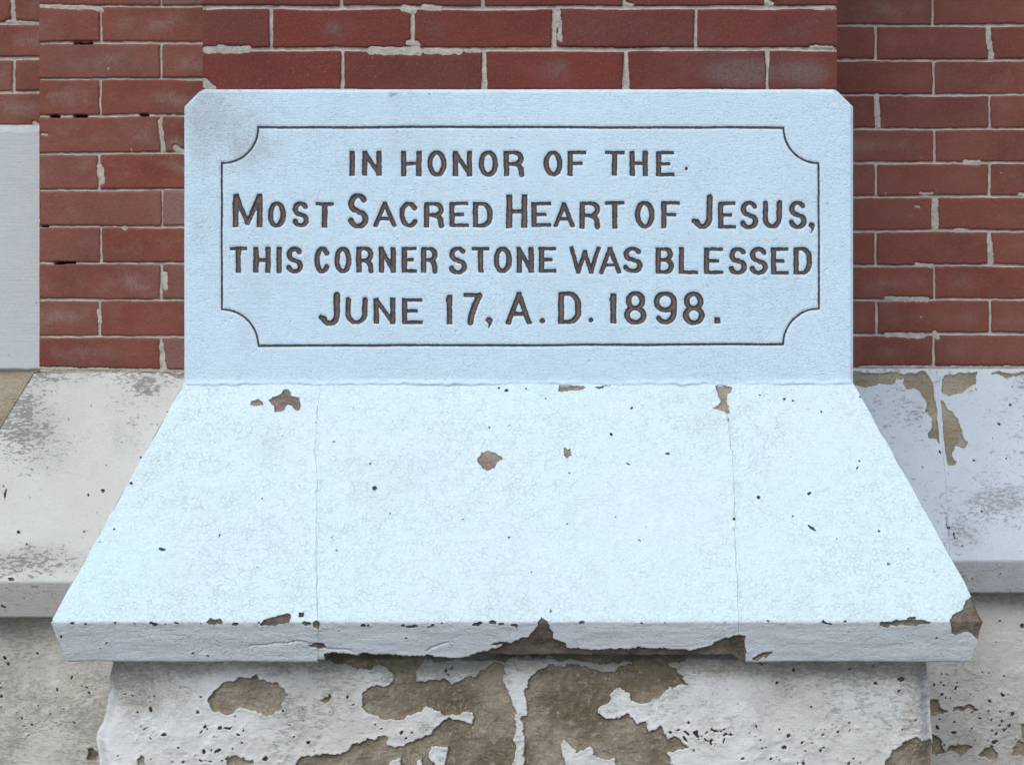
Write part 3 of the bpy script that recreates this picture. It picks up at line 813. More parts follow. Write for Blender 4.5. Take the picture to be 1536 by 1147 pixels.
YR = Y_RIGHT - 0.006
prof_r = profile(wz(553, YR), wz(840, YR - P_SILL), wz(890, YR - P_SILL + UNDER), P_SILL, SET, 0.0017)
right_polys = [
    b4([(610,58),(700,68),(840,62),(900,70),(1000,55),(1040,90),(1060,140),(1065,190),(1075,205),(1090,205),(1130,250),(1165,280),(1185,330),(1215,375),(1215,420),(1240,435),(1210,465),(1175,450),(1160,500),(1180,535),(1165,555),(1135,555),(1132,587),(1112,585),(1100,500),(1095,460),(1085,410),(1035,410),(1025,385),(1050,365),(1040,300),(1010,260),(1020,240),(1000,200),(985,160),(920,150),(905,125),(905,95),(860,98),(850,120),(760,130),(700,148),(665,135),(610,125)]),
    b4([(1095,110),(1120,75),(1200,70),(1290,68),(1285,100),(1280,130),(1210,170),(1135,190),(1100,165)]),
    b4([(1330,66),(1400,62),(1480,70),(1536,64),(1640,64),(1640,76),(1536,80),(1480,84),(1440,98),(1400,78)]),
    b4([(1120,870),(1150,885),(1155,905),(1130,895)]), b4([(1160,900),(1170,940),(1165,955),(1158,930)]), b4([(1080,470),(1095,478),(1090,492),(1078,485)]),
]
right_specks = [(*s4(x, y), r) for x, y, r in ((1274,528,1.6),(1365,413,1.9),(1460,238,2.2),(1402,340,1.3),(1312,800,1.4),(1225,350,1.2),(1540,300,1.6),(1440,520,1.2),(1205,980,1.6),(1240,960,1.6),(1255,990,1.3))]
right_specks += [(1401, 862, 1.4), (1460, 866, 1.3), (1500, 861, 1.2)]
JR = jline([(1402, 540), (1408, 600), (1411, 640), (1419, 720), (1421, 770), (1424, 830), (1428, 900)], YR, 305)
GR = "sloping water table stones behind the pier"
def right_h(px, py):
    S, H = flank_h(right_polys, right_specks, 311)(px, py)
    # hard mortar left standing in the joint where the paint has gone
    d = np.full(px.shape, 99.0)
    for (a, b, c, e) in ((1408, 560, 1407, 598), (1407, 598, 1413, 660), (1413, 660, 1419, 706)):
        d = np.minimum(d, seg_dist(px + 1.5 * fbm(px, py, 14, 3, 313), py, a, b, c, e))
    wd = np.where(py < 600, 4.6, 3.3)
    S = np.maximum(S, wd - d)
    H = np.where(d < wd + 1, np.maximum(H, -0.0006), H)
    H = H - 0.005 * (1 - sstep(0.5, 1.6, seg_dist(px + 1.0 * fbm(px, py, 8, 3, 314), py, 1420, 775, 1424, 805)))
    return S, H
def right_stain(px, py):
    return np.clip(0.75 * np.exp(-((px - 1450) / 24) ** 2 - ((py - 805) / 22) ** 2) + 0.55 * np.exp(-((px - 1510) / 60) ** 2 - ((py - 750) / 22) ** 2) + 0.5 * np.exp(-((px - 1530) / 16) ** 2 - ((py - 575) / 20) ** 2) + 0.5 * np.exp(-((px - 1377) / 8) ** 2 - ((py - 622) / 12) ** 2) + 0.3 * sstep(840, 850, py) + 0.25, 0, 1)
for l, r, lab, edge in ((lambda e, z: wx(1180, YR) + 0 * e, lambda e, z: JR(e, z) - GAP, "cool white sloping stone squeezed between the pier and a peeling joint", (False, False)),
                        (lambda e, z: JR(e, z) + GAP, lambda e, z: wx(2600, YR) + 0 * e, "cool white sloping stone right of the peeling joint, below the right brick wall", (False, False))):
    A, C = Acc(), Acc()
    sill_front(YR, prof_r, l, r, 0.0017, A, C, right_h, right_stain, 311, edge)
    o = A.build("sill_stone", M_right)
    tag(o, lab, "sill stone", GR)
    build_patches(C, M_ledge, o, "buff stone laid bare by peeling paint")

# bare ledge far left, below the plain block
YF = Y_FAR - 0.002
prof_f = profile(wz(553, YF), wz(838, YF - P_SILL), wz(890, YF - P_SILL + UNDER), P_SILL, SET, 0.004)
A = Acc()
sill_front(YF, prof_f, lambda e, z: wx(-1000, YF) + 0 * e, lambda e, z: wx(140, YF) + 0 * e, 0.004, A, None,
           lambda px, py: (np.full(px.shape, 30.0), 0.0012 * fbm(px, py, 20, 4, 331)), lambda px, py: 0 * px, 331, (False, False))
Xp, Zp = np.meshgrid(np.linspace(wx(-1000, YF), wx(140, YF), 120), np.linspace(0, wz(880, YF - P_SILL), 90))
plain(np.stack([Xp, 0 * Xp + YF - P_SILL + SET, Zp], -1), facing(Xp.shape, FWD), 0.004 * fbm(Xp * 1000, Zp * 1000, 130, 5, 333), A)   # its plinth, down to the ground
o = A.build("sill_stone", M_ledge)
tag(o, "unpainted buff brown sloping ledge under the plain white block", "sill stone", GR)

# ------------------------------------------------------------------ lower walls
def lower_wall(y, xl, xr, ztop, polys, holes, specks, seed, mat, label, rough, stainfun, edge_l=False, edge_r=False, sides=(), warp=4.3, crevice=False):
    zc = wz(1170, y)
    vs = spacing((0.0, zc - 0.1, 0.05), (zc - 0.1, zc, 0.004), (zc, ztop, 0.0016))
    xmin, xmax = xl(np.array([ztop]))[0], xr(np.array([ztop]))[0]
    l, r = xl(vs), xr(vs)
    t0 = across(xmin, xmax, y, 0.0016)
    U = l[:, None] + (r - l)[:, None] * t0[None, :]
    V = np.broadcast_to(vs[:, None], U.shape)
    P = np.stack([U, np.full(U.shape, y), V], -1)
    px, py = project(P)
    S = patches_sdf(px, py, polys, holes, specks, warp=warp, seed=seed, rag=1.35)
    H = rough * fbm(px, py, 130, 5, seed + 1, 0.5) + 0.0016 * fbm(px, py, 22, 4, seed + 2, 0.6)
    H = H - 0.0045 * sstep(0, 1.6, -S) + 0.0040 * sstep(0, 5, -S) * fbm(px, py, 26, 6, seed + 3, 0.62) + 0.0012 * sstep(6, 0, np.abs(S)) * (S > 0)
    dl, dr = (U - l[:, None]) * 1000, (r[:, None] - U) * 1000
    if edge_l: H = H - 0.020 * (1 - sstep(0, 26, dl)) ** 1.6
    if edge_r: H = H - 0.018 * (1 - sstep(0, 30, dr)) ** 1.6
    if crevice: H = H - 0.03 * (1 - sstep(981, 990, py + 3 * fbm(px, py, 40, 3, 433))) * sstep(478, 500, px) * (1 - sstep(1095, 1112, px))
    A, C = Acc(), Acc()
    sheet(P, facing(U.shape, FWD), H, {1: S}, np.zeros(U.shape), stainfun(px, py), {0: A, 1: C})
    for sgn, yb in sides:
        b = l if sgn < 0 else r
        tt = np.linspace(0, 1, 60)
        y0 = y + (0.020 if sgn < 0 else 0.018)
        sel = slice(None, None, 3)
        Y = y0 + (yb - y0) * tt[None, :] + 0 * b[sel, None]
        Z = np.broadcast_to(vs[sel, None], Y.shape)
        X = np.broadcast_to(b[sel, None], Y.shape)
        Hs = 0.004 * fbm(Y * 1000, Z * 1000, 90, 4, seed + 9) * sstep(0, 0.03, Y - y0)
        plain(np.stack([X, Y, Z], -1), facing(Y.shape, (sgn, 0, 0)), Hs, A, flip=(sgn < 0))
    o = A.build("base_wall", mat)
    tag(o, label, "base wall", "painted stone base walls")
    if C.n: build_patches(C, M_stone, o, "bare brown stone where the paint has flaked off")
    return o

Y_PB = -P_SILL + SET
pier_polys = [
    a6([(35,795),(75,740),(130,690),(200,665),(270,655),(310,640),(345,670),(430,685),(455,715),(465,745),(495,755),(475,810),(440,850),(400,868),(340,858),(270,830),(215,822),(180,850),(150,865),(100,850),(65,830),(60,800)]),
    a7([(-20,480),(1225,480),(1225,548),(1130,556),(1000,560),(860,572),(760,578),(640,566),(500,556),(400,548),(200,556),(80,560),(-20,566)]),
    # left bare stone, upper part
    a6([(700,500),(1500,500),(1500,560),(1250,560),(1225,600),(1205,650),(1220,670),(1280,675),(1360,660),(1410,685),(1494,660),(1555,650),(1594,610),(1650,578),(1710,578),(1705,650),(1730,730),(1755,800),(1770,880),(1770,940),(1755,1000),(1765,1160),(1765,1300),(560,1300),(540,1160),(570,1100),(600,1085),(650,1090),(740,1085),(800,1075),(850,1045),(920,1000),(980,1000),(1040,990),(1060,1040),(1130,1045),(1210,1005),(1290,985),(1340,930),(1380,880),(1270,822),(1240,840),(1180,875),(1110,880),(1040,885),(940,860),(905,820),(905,740),(960,710),(985,695),(1050,700),(1090,650),(1080,625),(1040,600),(1000,575),(960,610),(860,600),(780,580),(700,545)]),
    a7([(335,700),(360,660),(390,620),(430,600),(520,585),(600,590),(680,605),(760,635),(820,625),(880,590),(940,580),(960,520),(1220,520),(1215,560),(1110,570),(1160,600),(1200,650),(1235,690),(1170,715),(1110,735),(1090,770),(1030,805),(960,800),(910,770),(905,740),(860,710),(815,740),(800,790),(750,820),(730,860),(820,880),(900,855),(940,915),(1000,900),(1025,945),(1090,930),(1110,970),(1130,1010),(1180,1000),(1240,1050),(1200,1060),(1120,1085),(1130,1110),(1160,1147),(1180,1300),(310,1300),(310,1147),(320,960),(310,890),(335,860),(330,760)]),
    a8([(800,1120),(815,1060),(850,1000),(910,955),(955,940),(1020,950),(1040,960),(1075,1000),(1090,1200),(800,1200)]),
    a6([(140,1110),(205,1090),(240,1110),(300,1125),(310,1160),(140,1160)]), a6([(335,1105),(360,1085),(380,1105),(350,1125)]), a6([(660,790),(690,765),(730,752),(738,770),(710,785),(690,798)]),
    off(0, 840, 3.735, [(775,1140),(785,1105),(805,1085),(825,1110),(820,1150)]),
    a8([(858,640),(880,612),(905,612),(908,640),(885,652)]),
    a6([(1370,605),(1415,600),(1410,606),(1386,612),(1386,640),(1376,640),(1378,612)]),
]
pier_holes = [
    a6([(1295,1050),(1385,1050),(1385,1100),(1370,1147),(1372,1300),(1310,1300),(1310,1147),(1290,1100)]),
    a6([(1275,822),(1380,868),(1494,850),(1540,870),(1520,920),(1494,918),(1440,890),(1380,880),(1340,930),(1290,985)]),
    a7([(515,1030),(550,1005),(580,1050),(610,1080),(690,1050),(730,1100),(820,1110),(850,1147),(860,1300),(570,1300),(550,1147)]),
    a6([(1060,1125),(1120,1110),(1125,1160),(1060,1165)]), a6([(1210,1125),(1240,1120),(1245,1160),(1215,1160)]),
]
pier_specks = [(*((300 + x / 3.735), (840 + y / 3.735)), r) for x, y, r in ((200,868,2.2),(858,810,2.0),(720,845,1.5),(1018,658,1.8),(952,660,1.5),(410,1013,1.6),(828,768,1.6),(1130,965,1.6),(1153,995,2.4),(1185,965,1.5),(1012,944,1.6),(975,918,1.3))]
pier_specks += [(*((0 + x / 3.735), (840 + y / 3.735)), r, k, a) for x, y, r, k, a in ((848,830,1.7,4,1.3),(790,750,1.4,3,.7),(920,978,1.8,2.2,-.4),(850,1112,2.4,1,0),(815,945,1.2,2.5,0),(860,965,1.3,2,0),(703,750,1.4,1,0),(770,1003,1.3,1,0),(830,902,1.3,1,0),(672,1090,1.5,1,0))]
pier_specks += [(*((1100 + x / 3.523), (840 + y / 3.523)), r, k, a) for x, y, r, k, a in ((225,645,1.8,2.2,-.8),(155,687,1.5,1,0),(411,775,1.8,1,0),(622,598,1.4,1,0),(318,580,1.4,1.5,.6),(755,652,1.2,2.2,0),(996,720,1.4,1,0),(962,845,1.7,1,0),(532,932,1.5,1,0),(48,1045,2.3,1,0),(245,1058,1.8,1.5,.4),(640,1055,1.4,1,0),(875,688,1.2,2,-.7),(895,895,1.8,2.2,-.5),(610,573,1.5,2.5,-.2),(150,545,1.4,2.6,0))]
rng = np.random.RandomState(12)
pier_specks += [(rng.normal(1055, 22), rng.normal(1108, 9), rng.uniform(0.9, 2.0), rng.uniform(1, 2.5), rng.uniform(-1, 1)) for _ in range(34)]
pier_specks += [(rng.uniform(1110, 1290), rng.uniform(1085, 1147), rng.uniform(0.8, 1.5), rng.uniform(1, 2.2), rng.uniform(-1, 1)) for _ in range(45)]
pier_specks += [(rng.uniform(300, 370), rng.uniform(1085, 1147), rng.uniform(0.9, 1.8), rng.uniform(1, 2.2), rng.uniform(-1, 1)) for _ in range(30)]
pier_specks += [(rng.uniform(180, 470), rng.uniform(1040, 1147), rng.uniform(0.8, 1.4), rng.uniform(1, 2.2), rng.uniform(-1, 1)) for _ in range(40)]
def edge_from(pts, y, seed, amp):
    q = np.array(pts, float)
    def f(z):
        py = CY - (z - CAM_Z) / (y + CAM_D) * F
        pxl = np.interp(py, q[:, 1], q[:, 0]) + amp * fbm(py, py * 0 + 1.7, 20, 4, seed, 0.55)
        return (pxl - CX) / F * (y + CAM_D)
    return f
def pier_stain(px, py):
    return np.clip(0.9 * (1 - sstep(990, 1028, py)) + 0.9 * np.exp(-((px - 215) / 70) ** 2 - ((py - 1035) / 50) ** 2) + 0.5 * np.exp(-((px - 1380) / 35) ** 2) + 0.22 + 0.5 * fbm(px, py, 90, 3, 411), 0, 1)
lower_wall(Y_PB, edge_from([(164, 960), (163, 1000), (160, 1035), (150, 1080), (140, 1112), (145, 1150), (150, 1300)], Y_PB, 401, 2.5),
           edge_from([(1396, 960), (1394, 1000), (1399, 1040), (1400, 1090), (1403, 1150), (1405, 1300)], Y_PB, 402, 1.6), Z_DRIP + 0.012,
           pier_polys, pier_holes, pier_specks, 421, M_base, "front of the rough stone pier base, white paint peeled to large brown patches", 0.0035, pier_stain, True, True, ((-1, Y_LEFT - 0.09), (1, Y_RIGHT - 0.09)), crevice=True)

Y_LB = YL - P_SILL + SET
ll_specks = [(*((0 + x / 3.735), (840 + y / 3.735)), r, k, a) for x, y, r, k, a in ((215,527,1.5,1,0),(240,665,1.5,1,0),(397,660,1.3,2.2,1.4),(318,907,1.6,2.4,-.4),(412,900,1.4,3,.3),(280,850,1.2,2,-.7),(218,815,1.4,1,0),(98,858,1.5,1,0),(30,545,1.5,1.8,.7),(45,575,1.4,2,.8),(5,815,1.6,1,0),(122,915,1.3,1,0),(190,940,1.4,1,0),(405,705,1.2,1,0),(462,690,1.2,1,0),(5,715,1.2,1,0))]
rng = np.random.RandomState(15)
ll_specks += [(rng.uniform(-20, 150), rng.uniform(1000, 1147), rng.uniform(0.8, 1.5), rng.uniform(1, 2), rng.uniform(-1, 1)) for _ in range(32)]
lower_wall(Y_LB, lambda z: XL_OUT - P_SILL + SET + 0 * z, lambda z: wx(330, Y_LB) + 0 * z, wz(918, YL - P_SILL + UNDER),
           [off(0, 840, 3.735, [(480,1048),(520,1050),(548,1080),(540,1120),(490,1110),(500,1085)])], [], ll_specks, 451, M_base2,
           "dingy white base wall in shade left of the pier, paint pitted but mostly whole", 0.004,
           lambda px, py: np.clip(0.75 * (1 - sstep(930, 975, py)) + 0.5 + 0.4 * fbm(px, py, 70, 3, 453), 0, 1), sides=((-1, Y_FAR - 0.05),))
Y_RB = YR - P_SILL + SET
rl_specks = [(*((1100 + x / 3.523), (840 + y / 3.523)), r, k, a) for x, y, r, k, a in ((1405,320,1.6,1.5,.3),(1390,435,1.4,1,0),(1525,350,1.4,2,1.5),(1412,875,1.7,1,0),(1440,893,1.5,2.4,-1),(1465,870,1.6,1.5,0),(1415,850,1.4,1,0),(1385,955,1.5,3,-.8),(1180,680,1.4,2,1.2),(1260,708,1.4,1,0),(1105,597,1.2,1,0))]
rng = np.random.RandomState(16)
rl_specks += [(rng.uniform(1400, 1545), rng.uniform(1000, 1120), rng.uniform(0.8, 1.6), rng.uniform(1, 2.4), rng.uniform(-1.5, 1.5)) for _ in range(60)]
lower_wall(Y_RB, lambda z: wx(1200, Y_RB) + 0 * z, lambda z: wx(2600, Y_RB) + 0 * z, wz(880, YR - P_SILL + UNDER), [
    a8([(1020,820),(1040,740),(1075,725),(1100,775),(1140,800),(1080,822)]), a8([(1160,798),(1190,765),(1250,775),(1310,780),(1250,797),(1200,788)]),
    a8([(1020,940),(1065,925),(1100,960),(1125,1000),(1190,975),(1280,995),(1240,1015),(1190,1025),(1130,1015),(1075,1025),(1020,1030)]),
    a8([(1285,1040),(1320,1000),(1360,988),(1405,1010),(1395,1035),(1350,1045)]), a8([(1470,1000),(1500,965),(1600,940),(1600,1045),(1480,1030)]), a8([(1522,868),(1600,850),(1600,960),(1530,950)])],
    [], rl_specks, 471, M_base2, "pitted white base wall right of the pier with a row of small brown flakes", 0.003,
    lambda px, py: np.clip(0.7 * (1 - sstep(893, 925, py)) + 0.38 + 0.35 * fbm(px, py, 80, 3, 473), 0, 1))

# ------------------------------------------------------------------ cornerstone with cut lettering
def arc(cx, cy, rx, ry, a0, a1, n=18):
    return [(cx + rx * math.cos(math.radians(a0 + (a1 - a0) * i / n)), cy + ry * math.sin(math.radians(a0 + (a1 - a0) * i / n))) for i in range(n + 1)]
# glyphs in a unit box (y down); each stroke a polyline; 'c' marks a curved stroke drawn along its centre line
def glyph(ch):
    S = lambda *p: ('s', list(p))
    C = lambda p: ('c', p)
    if ch == 'I': return [S((.5, 0), (.5, 1))]
    if ch == '1': return [S((.62, 0), (.62, 1)), S((.05, .16), (.6, .03))]
    if ch == 'N': return [S((0, 0), (0, 1)), S((1, 0), (1, 1)), S((0, 0), (1, 1))]
    if ch == 'H': return [S((0, 0), (0, 1)), S((1, 0), (1, 1)), S((0, .5), (1, .5))]
    if ch == 'T': return [S((.5, 0), (.5, 1)), S((-.15, 0), (1.15, 0))]
    if ch == 'E': return [S((0, 0), (0, 1)), S((0, 0), (1.12, 0)), S((0, .5), (.85, .5)), S((0, 1), (1.15, 1))]
    if ch == 'F': return [S((0, 0), (0, 1)), S((0, 0), (1.15, 0)), S((0, .5), (.9, .5))]
    if ch == 'L': return [S((0, 0), (0, 1)), S((0, 1), (1.15, 1))]
    if ch == 'M': return [S((0, 0), (0, 1)), S((1, 0), (1, 1)), S((.02, 0), (.5, .92)), S((.98, 0), (.5, .92))]
    if ch == 'W': return [S((-.03, 0), (.24, 1)), S((.5, .15), (.24, 1)), S((.5, .15), (.76, 1)), S((1.03, 0), (.76, 1))]
    if ch == 'A': return [S((.5, 0), (-.03, 1)), S((.5, 0), (1.03, 1)), S((.2, .70), (.8, .70))]
    if ch == 'O': return [C(arc(.5, .5, .5, .5, 0, 360, 36))]
    if ch == 'C': return [C(arc(.5, .5, .5, .5, -38, -322, 30))]
    if ch == 'U': return [C([(0, 0)] + arc(.5, .62, .5, .38, 180, 0, 20) + [(1, 0)])]
    if ch == 'J': return [C([(1, 0)] + arc(.56, .68, .44, .32, 0, 150, 18) + [(.0, .80)])]
    if ch == 'D': return [S((0, 0), (0, 1)), C([(0, 0), (.45, 0)] + arc(.45, .38, .55, .38, -90, 0, 9) + arc(.45, .62, .55, .38, 0, 90, 9) + [(0, 1)])]
    if ch == 'R': return [S((0, 0), (0, 1)), C([(0, 0), (.5, 0)] + arc(.5, .26, .46, .26, -90, 90, 14) + [(0, .52)]), C([(.42, .52), (.78, .58), (.93, .74), (.97, 1)])]
    if ch == 'B': return [S((0, 0), (0, 1)), C([(0, 0), (.5, 0)] + arc(.5, .235, .42, .235, -90, 90, 12) + [(0, .47)]), C([(0, .47), (.5, .47)] + arc(.5, .735, .5, .265, -90, 90, 12) + [(0, 1)])]
    if ch == 'S': return [C(arc(.5, .25, .46, .25, -28, -245, 20) + [(.42, .48), (.62, .54)] + arc(.5, .755, .5, .245, -50, 165, 18))]
    if ch == '7': return [S((-.02, 0), (1.0, 0)), C([(1, 0), (.72, .34), (.5, .7), (.42, 1)])]
    if ch == '8': return [C(arc(.5, .25, .43, .25, 0, 360, 26)), C(arc(.5, .745, .5, .255, 0, 360, 28))]
    if ch == '9': return [C(arc(.5, .29, .5, .29, 0, 360, 28)), C([(1, .3)] + arc(.5, .62, .5, .38, -10, 140, 16))]
    return []

lines = [
  ("IN HONOR OF THE", 226.5, 264.5, [('I',523,533.5),('N',543,572.5),('H',601.5,632.5),('O',641,670),('N',679,708.5),('O',718,747.5),('R',755.5,787),('O',815.5,844),('F',851,880.5),('T',905.5,939),('H',944.5,972.5),('E',984,1013)], [(1029, 253, 2.7, 0)]),
  ("MOST SACRED HEART OF JESUS", 303, 341, [('M',349,393.5,291,341),('O',401.5,429),('S',438,463.5),('T',471,503),('S',521,553,290.5,342.5),('A',560,594.5),('C',598.5,629),('R',636,667),('E',674,704),('D',709,739),('H',759,791,292,342.5),('E',797,828),('A',831,862),('R',869,901,302,343),('T',905.5,939,302,343),('O',952.5,982,302,343),('F',991.5,1021,302,343),('J',1037,1069,293,343),('E',1077,1105.5,303,343),('S',1110,1138,302,343.5),('U',1144.5,1173.5,302,343),('S',1183,1210,302,343)], [(1217, 337.5, 4.2, 1)]),
  ("THIS CORNER STONE WAS BLESSED", 370.5, 409.5, [('T',342.5,372.5),('H',379.5,406),('I',414,423),('S',429,454.5),('C',471,495.5),('O',501,527.5),('R',534,561),('N',568,594),('E',602,627),('R',631,657),('S',673,701,370,411),('T',706,736),('O',740.5,768),('N',774.5,801),('E',808,836),('W',855,900,370,411),('A',899,931.5,370,411),('S',934,964),('B',983.5,1011,371,411),('L',1018,1048.5,371,411),('E',1056,1086.5,371,411),('S',1093,1120.5,371,412),('S',1123.5,1152,371,412),('E',1156.5,1184.5,371,412),('D',1190,1218,371,412)], []),
  ("JUNE 17 A D 1898", 447, 486, [('J',476.5,510,439,488),('U',518,551.5),('N',560,593),('E',602.5,634.5),('1',668,680,442,486),('7',690.5,724,440,487),('A',759.5,797,438,486.5),('D',837,872,438,486.5),('1',913,926,440,485.5),('8',936.5,970,437,487),('9',980.5,1015.5,437,487),('8',1024,1057.5,437,487)],
     [(733, 480, 4.6, 1), (813.5, 481, 4.6, 0), (886.5, 480, 3.6, 0), (1076.5, 480.5, 4.7, 2)]),
]
# each line is cut into its words
words = []
for text, y0, y1, gl, dots in lines:
    cut, i = [], 0
    for w in text.split():
        cut.append((w, gl[i:i + len(w)])); i += len(w)
    ends = [g[-1][2] for _, g in cut]
    for j, (w, g) in enumerate(cut):
        hi = cut[j + 1][1][0][1] if j + 1 < len(cut) else 1e9
        dd = [d for d in dots if g[0][1] < d[0] < hi]
        words.append((w, y0, y1, g, dd))

def tapered(px, py, a, b, w):
    """distance to a straight chisel stroke with square ends"""
    dx, dy = b[0] - a[0], b[1] - a[1]
    L = math.hypot(dx, dy); dx, dy = dx / L, dy / L
    u = (px - a[0]) * dx + (py - a[1]) * dy; v = -(px - a[0]) * dy + (py - a[1]) * dx
    qx, qy = np.abs(u - L / 2) - L / 2, np.abs(v) - w / 2
    return np.hypot(np.maximum(qx, 0), np.maximum(qy, 0)) + np.minimum(np.maximum(qx, qy), 0)

def letters_sdf(px, py, line):
    _, y0d, y1d, glyphs, dots = line
    S = np.full(px.shape, 30.0)
    for g in glyphs:
        ch, x0, x1 = g[:3]
        y0, y1 = (g[3], g[4]) if len(g) > 3 else (y0d, y1d)
        tall = y1 - y0 > 45
        WV, WH = (9.5, 6.4) if tall else (8.3, 5.4)
        if ch in 'MWA': WV *= 0.93
        if ch in '898': WV, WH = 9.0, 6.6
        m = (px > x0 - 10) & (px < x1 + 10) & (py > y0 - 10) & (py < y1 + 10)
        if not m.any(): continue
        qx, qy = px[m], py[m]
        bx0, bx1 = x0 + WV / 2, x1 - WV / 2
        if ch in 'I': bx0 = bx1 = (x0 + x1) / 2
        by0, by1 = y0 + WH / 2, y1 - WH / 2
        if ch in 'T': bx0, bx1 = x0 + 5, x1 - 5
        D = np.full(qx.shape, 30.0)
        T = lambda p: (bx0 + p[0] * (bx1 - bx0), by0 + p[1] * (by1 - by0))
        for kind, pts in glyph(ch):
            q = [T(p) for p in pts]
            for a, b in zip(q[:-1], q[1:]):
                L = math.hypot(b[0] - a[0], b[1] - a[1])
                if L < 1e-6: continue
                ver = abs(b[1] - a[1]) / L
                w = WH + (WV - WH) * ver ** 0.8
                if kind == 's':
                    if ver > 0.97:           # stems run the full height
                        a2, b2_ = (a[0], a[1] - WH / 2), (b[0], b[1] + WH / 2)
                        if ch == '7': pass
                        D = np.minimum(D, tapered(qx, qy, a2, b2_, w))
                    elif ver > 0.3:
                        e = WH / 2 / ver
                        ux, uy = (b[0] - a[0]) / L, (b[1] - a[1]) / L
                        ww = w * (0.86 if ch in 'NMW' else 0.92)
                        dd = tapered(qx, qy, (a[0] - ux * e, a[1] - uy * e), (b[0] + ux * e, b[1] + uy * e), ww)
                        dd = np.maximum(dd, np.maximum(y0 - qy, qy - y1))
                        D = np.minimum(D, dd)
                    else:
                        D = np.minimum(D, tapered(qx, qy, a, b, w))
                else:
                    D = np.minimum(D, seg_dist(qx, qy, *a, *b) - w / 2)
        S[m] = np.minimum(S[m], D)
    for x, y, r, kind in dots:
        m = (np.abs(px - x) < 20) & (np.abs(py - y) < 24)
        qx, qy = px[m], py[m]
        if kind == 2: d = np.maximum(np.abs(qx - x), np.abs(qy - y)) - r
        else: d = np.hypot(qx - x, qy - y) - r
        if kind == 1:
            for i in range(7):
                t = i / 6
                d = np.minimum(d, np.hypot(qx - (x + 2.6 - 3.0 * t * t), qy - (y + 12 * t)) - (r * 0.55 * (1 - t) + 0.8))
        S[m] = np.minimum(S[m], d)
    return S

border_pts = ([(388, 191)] + [(1175, 191.5)] + [(1228 - 53 * math.cos(math.radians(a)), 192 + 53 * math.sin(math.radians(a))) for a in range(6, 91, 6)]
              + [(1228.5, 463)] + [(1228 - 53 * math.sin(math.radians(a)), 517 - 54 * math.cos(math.radians(a))) for a in range(6, 91, 6)] + [(1175, 516.5), (388, 518.5)]
              + [(333 + 54 * math.cos(math.radians(a)), 518 - 54 * math.sin(math.radians(a))) for a in range(6, 91, 6)] + [(332.5, 464), (332.5, 244)]
              + [(333 + 54 * math.sin(math.radians(a)), 191 + 54 * math.cos(math.radians(a))) for a in range(6, 91, 6)])
bevel_h = 26 * 0.001
us_t = np.concatenate([np.linspace(0, 0.045, 34)[:-1], np.linspace(0.045, 0.955, 740), np.linspace(0.955, 1, 34)[1:]])
vs = spacing((Z_SILL - 0.008, wz(525, 0), 0.0016), (wz(525, 0), wz(185, 0), 0.00122), (wz(185, 0), Z_TOP, 0.0016))
half = HW - np.maximum(0, vs - (Z_TOP - bevel_h))
U = -half[:, None] + 2 * half[:, None] * us_t[None, :]
V = np.broadcast_to(vs[:, None], U.shape)
P = np.stack([U, np.zeros(U.shape), V], -1)
px, py = project(P)
jit = 0.55 * fbm(px, py, 5.5, 3, 601, 0.6) + 0.35 * fbm(px, py, 2.6, 1, 602)
SB = np.full(px.shape, 30.0)
wob = 0.9 * fbm(px, py, 90, 3, 603)
for (a, b) in zip(border_pts, border_pts[1:] + border_pts[:1]):
    m = (px > min(a[0], b[0]) - 8) & (px < max(a[0], b[0]) + 8) & (py > min(a[1], b[1]) - 8) & (py < max(a[1], b[1]) + 8)
    if m.any(): SB[m] = np.minimum(SB[m], seg_dist(px[m] + wob[m], py[m] + wob[m], *a, *b) - 1.6 - 0.3 * (abs(b[0] - a[0]) > 300))
SB = SB + 0.65 * jit
SL = {}
for i, ln in enumerate(words):
    SL[i + 2] = letters_sdf(px + 0.8 * fbm(px, py, 26, 2, 605), py + 0.8 * fbm(px, py, 26, 2, 606), ln) + jit
S = {1: SB, **SL}
Smin = np.minimum.reduce([S[k] for k in S])
# stray pits in the paint count as stone chips
pit_specks = [(317, 193, 1.6), (338, 211, 1.4), (1166, 179, 1.5), (1261, 205, 1.5), (1242, 229, 1.4), (692, 185, 1.4), (597, 199, 1.4), (384, 525, 1.5), (379, 529, 1.6), (338, 484, 1.8, 1.8, 1.2), (1148, 419, 1.6), (1197, 420, 1.8), (536, 505, 1.4), (884, 542, 1.8), (1240, 404, 1.2), (327, 468, 1.4), (304, 513, 1.3), (346, 478, 1.5, 2, .3), (684, 498, 1.6, 2, -.5), (986, 493, 1.4), (1062, 430, 1.6), (946, 423, 1.4), (772, 351, 1.4), (1063, 246, 1.5, 0.5), (868, 204, 1.2), (997, 560, 1.4), (640, 570, 1.3), (590, 145, 3.2, 1.6), (605, 139, 2, 3)]
SP = patches_sdf(px, py, [], specks=pit_specks, warp=1.2, seed=611)
top_d = py - 134; bot_d = 577 - py
ragged = 2.0 * fbm(px, py, 16, 4, 612, 0.6)
H = 0.0007 * fbm(px, py, 80, 5, 613, 0.55)
H = H - 0.0008 * (1 - sstep(0, 2.6, Smin)) - np.clip(-Smin, 0, 4.0) * 0.00068 * (Smin < 0)
H = H - 0.0015 * sstep(0.3, -0.8, SP)
H = H - 0.004 * (1 - sstep(0, 4.0, top_d + ragged)) + 0.0035 * np.exp(-((bot_d - ragged * 1.5 - 2) / 4.0) ** 2) * (0.6 + 0.8 * fbm(px, py, 60, 3, 614))
dl, dr = (U + half[:, None]) * 1000, (half[:, None] - U) * 1000
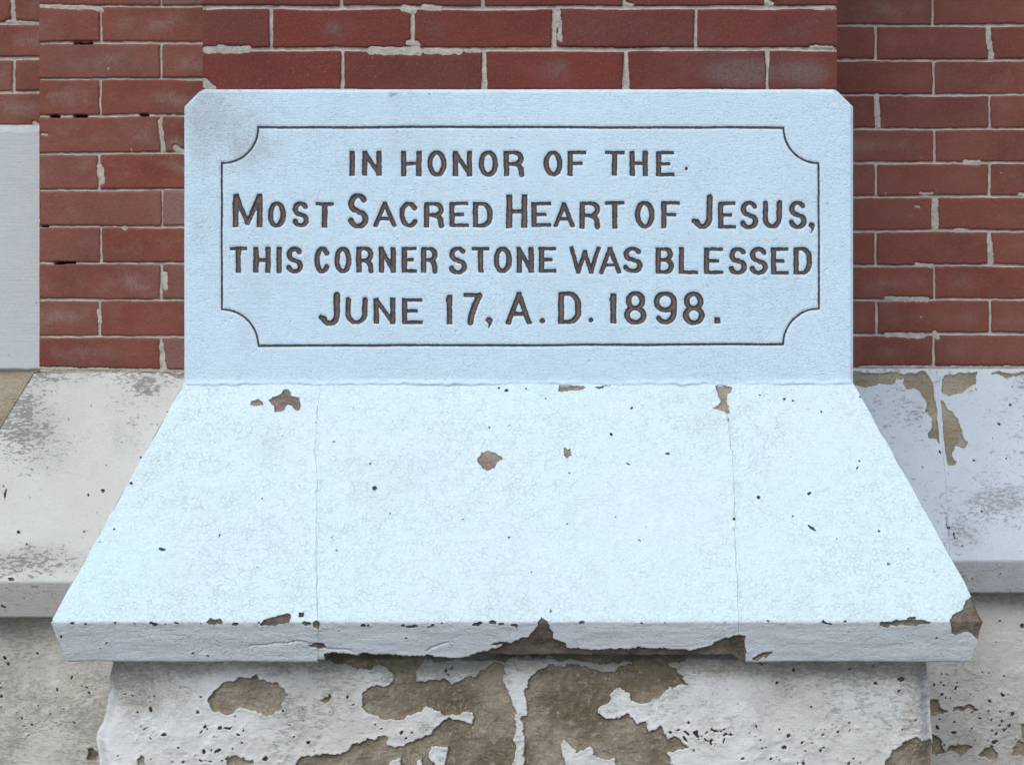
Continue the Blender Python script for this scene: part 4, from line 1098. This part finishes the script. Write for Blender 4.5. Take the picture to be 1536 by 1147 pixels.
H = H - 0.0030 * (1 - sstep(0, 4.5, np.minimum(dl, dr)))
stn = (0.6 * np.exp(-((px - 330) / 60) ** 2 - ((py - 180) / 60) ** 2) + 0.5 * np.exp(-((px - 380) / 45) ** 2 - ((py - 225) / 38) ** 2) + 0.35 * np.exp(-((px - 300) / 20) ** 2) * (1 - sstep(300, 460, py)) + 0.6 * np.exp(-((px - 590) / 9) ** 2 - ((py - 143) / 6) ** 2)
       + 0.3 * np.exp(-((px - 1265) / 14) ** 2 - ((py - 150) / 14) ** 2) + 0.18 + 0.25 * np.clip(fbm(px, py, 150, 3, 616), -0.6, 1))
accs = {i: Acc() for i in range(len(words) + 2)}
sheet(P, facing(U.shape, FWD), H, S, np.zeros(U.shape), np.clip(stn, 0, 1), accs)
A = accs[0]
for sgn, yb in ((-1, Y_LEFT), (1, Y_RIGHT)):       # returns and bevelled shoulders
    v2 = np.concatenate([vs[::6], [Z_TOP - bevel_h, Z_TOP]]); v2 = np.unique(v2)
    h2 = HW - np.maximum(0, v2 - (Z_TOP - bevel_h))
    yy = spacing((0.0028, yb + 0.01, 0.012))
    Y, Z = np.meshgrid(yy, v2)
    X = np.broadcast_to((sgn * h2)[:, None], Y.shape)
    plain(np.stack([X, Y, Z], -1), facing(Y.shape, (sgn, 0, 0)), 0.0006 * fbm(Y * 1000, Z * 1000, 40, 3, 620) * sstep(0.003, 0.02, Y), A, flip=(sgn < 0))
xx = np.linspace(-(HW - bevel_h), HW - bevel_h, 240)
X, Y = np.meshgrid(xx, [0.0038, 0.02])
plain(np.stack([X, Y, np.full(X.shape, Z_TOP - 0.0005)], -1), facing(X.shape, (0, 0, 1)), 0 * X, A)
corner = A.build("cornerstone", M_plaque)
tag(corner, "white painted cornerstone tablet with four lines of dark lettering inside a notched border", "cornerstone")
accs[1].build("border_line", M_letter, corner, "thin dark border line with scooped-in corners")
for i, ln in enumerate(words):
    accs[i + 2].build("inscription_word", M_letter, corner, "dark cut word " + ln[0])
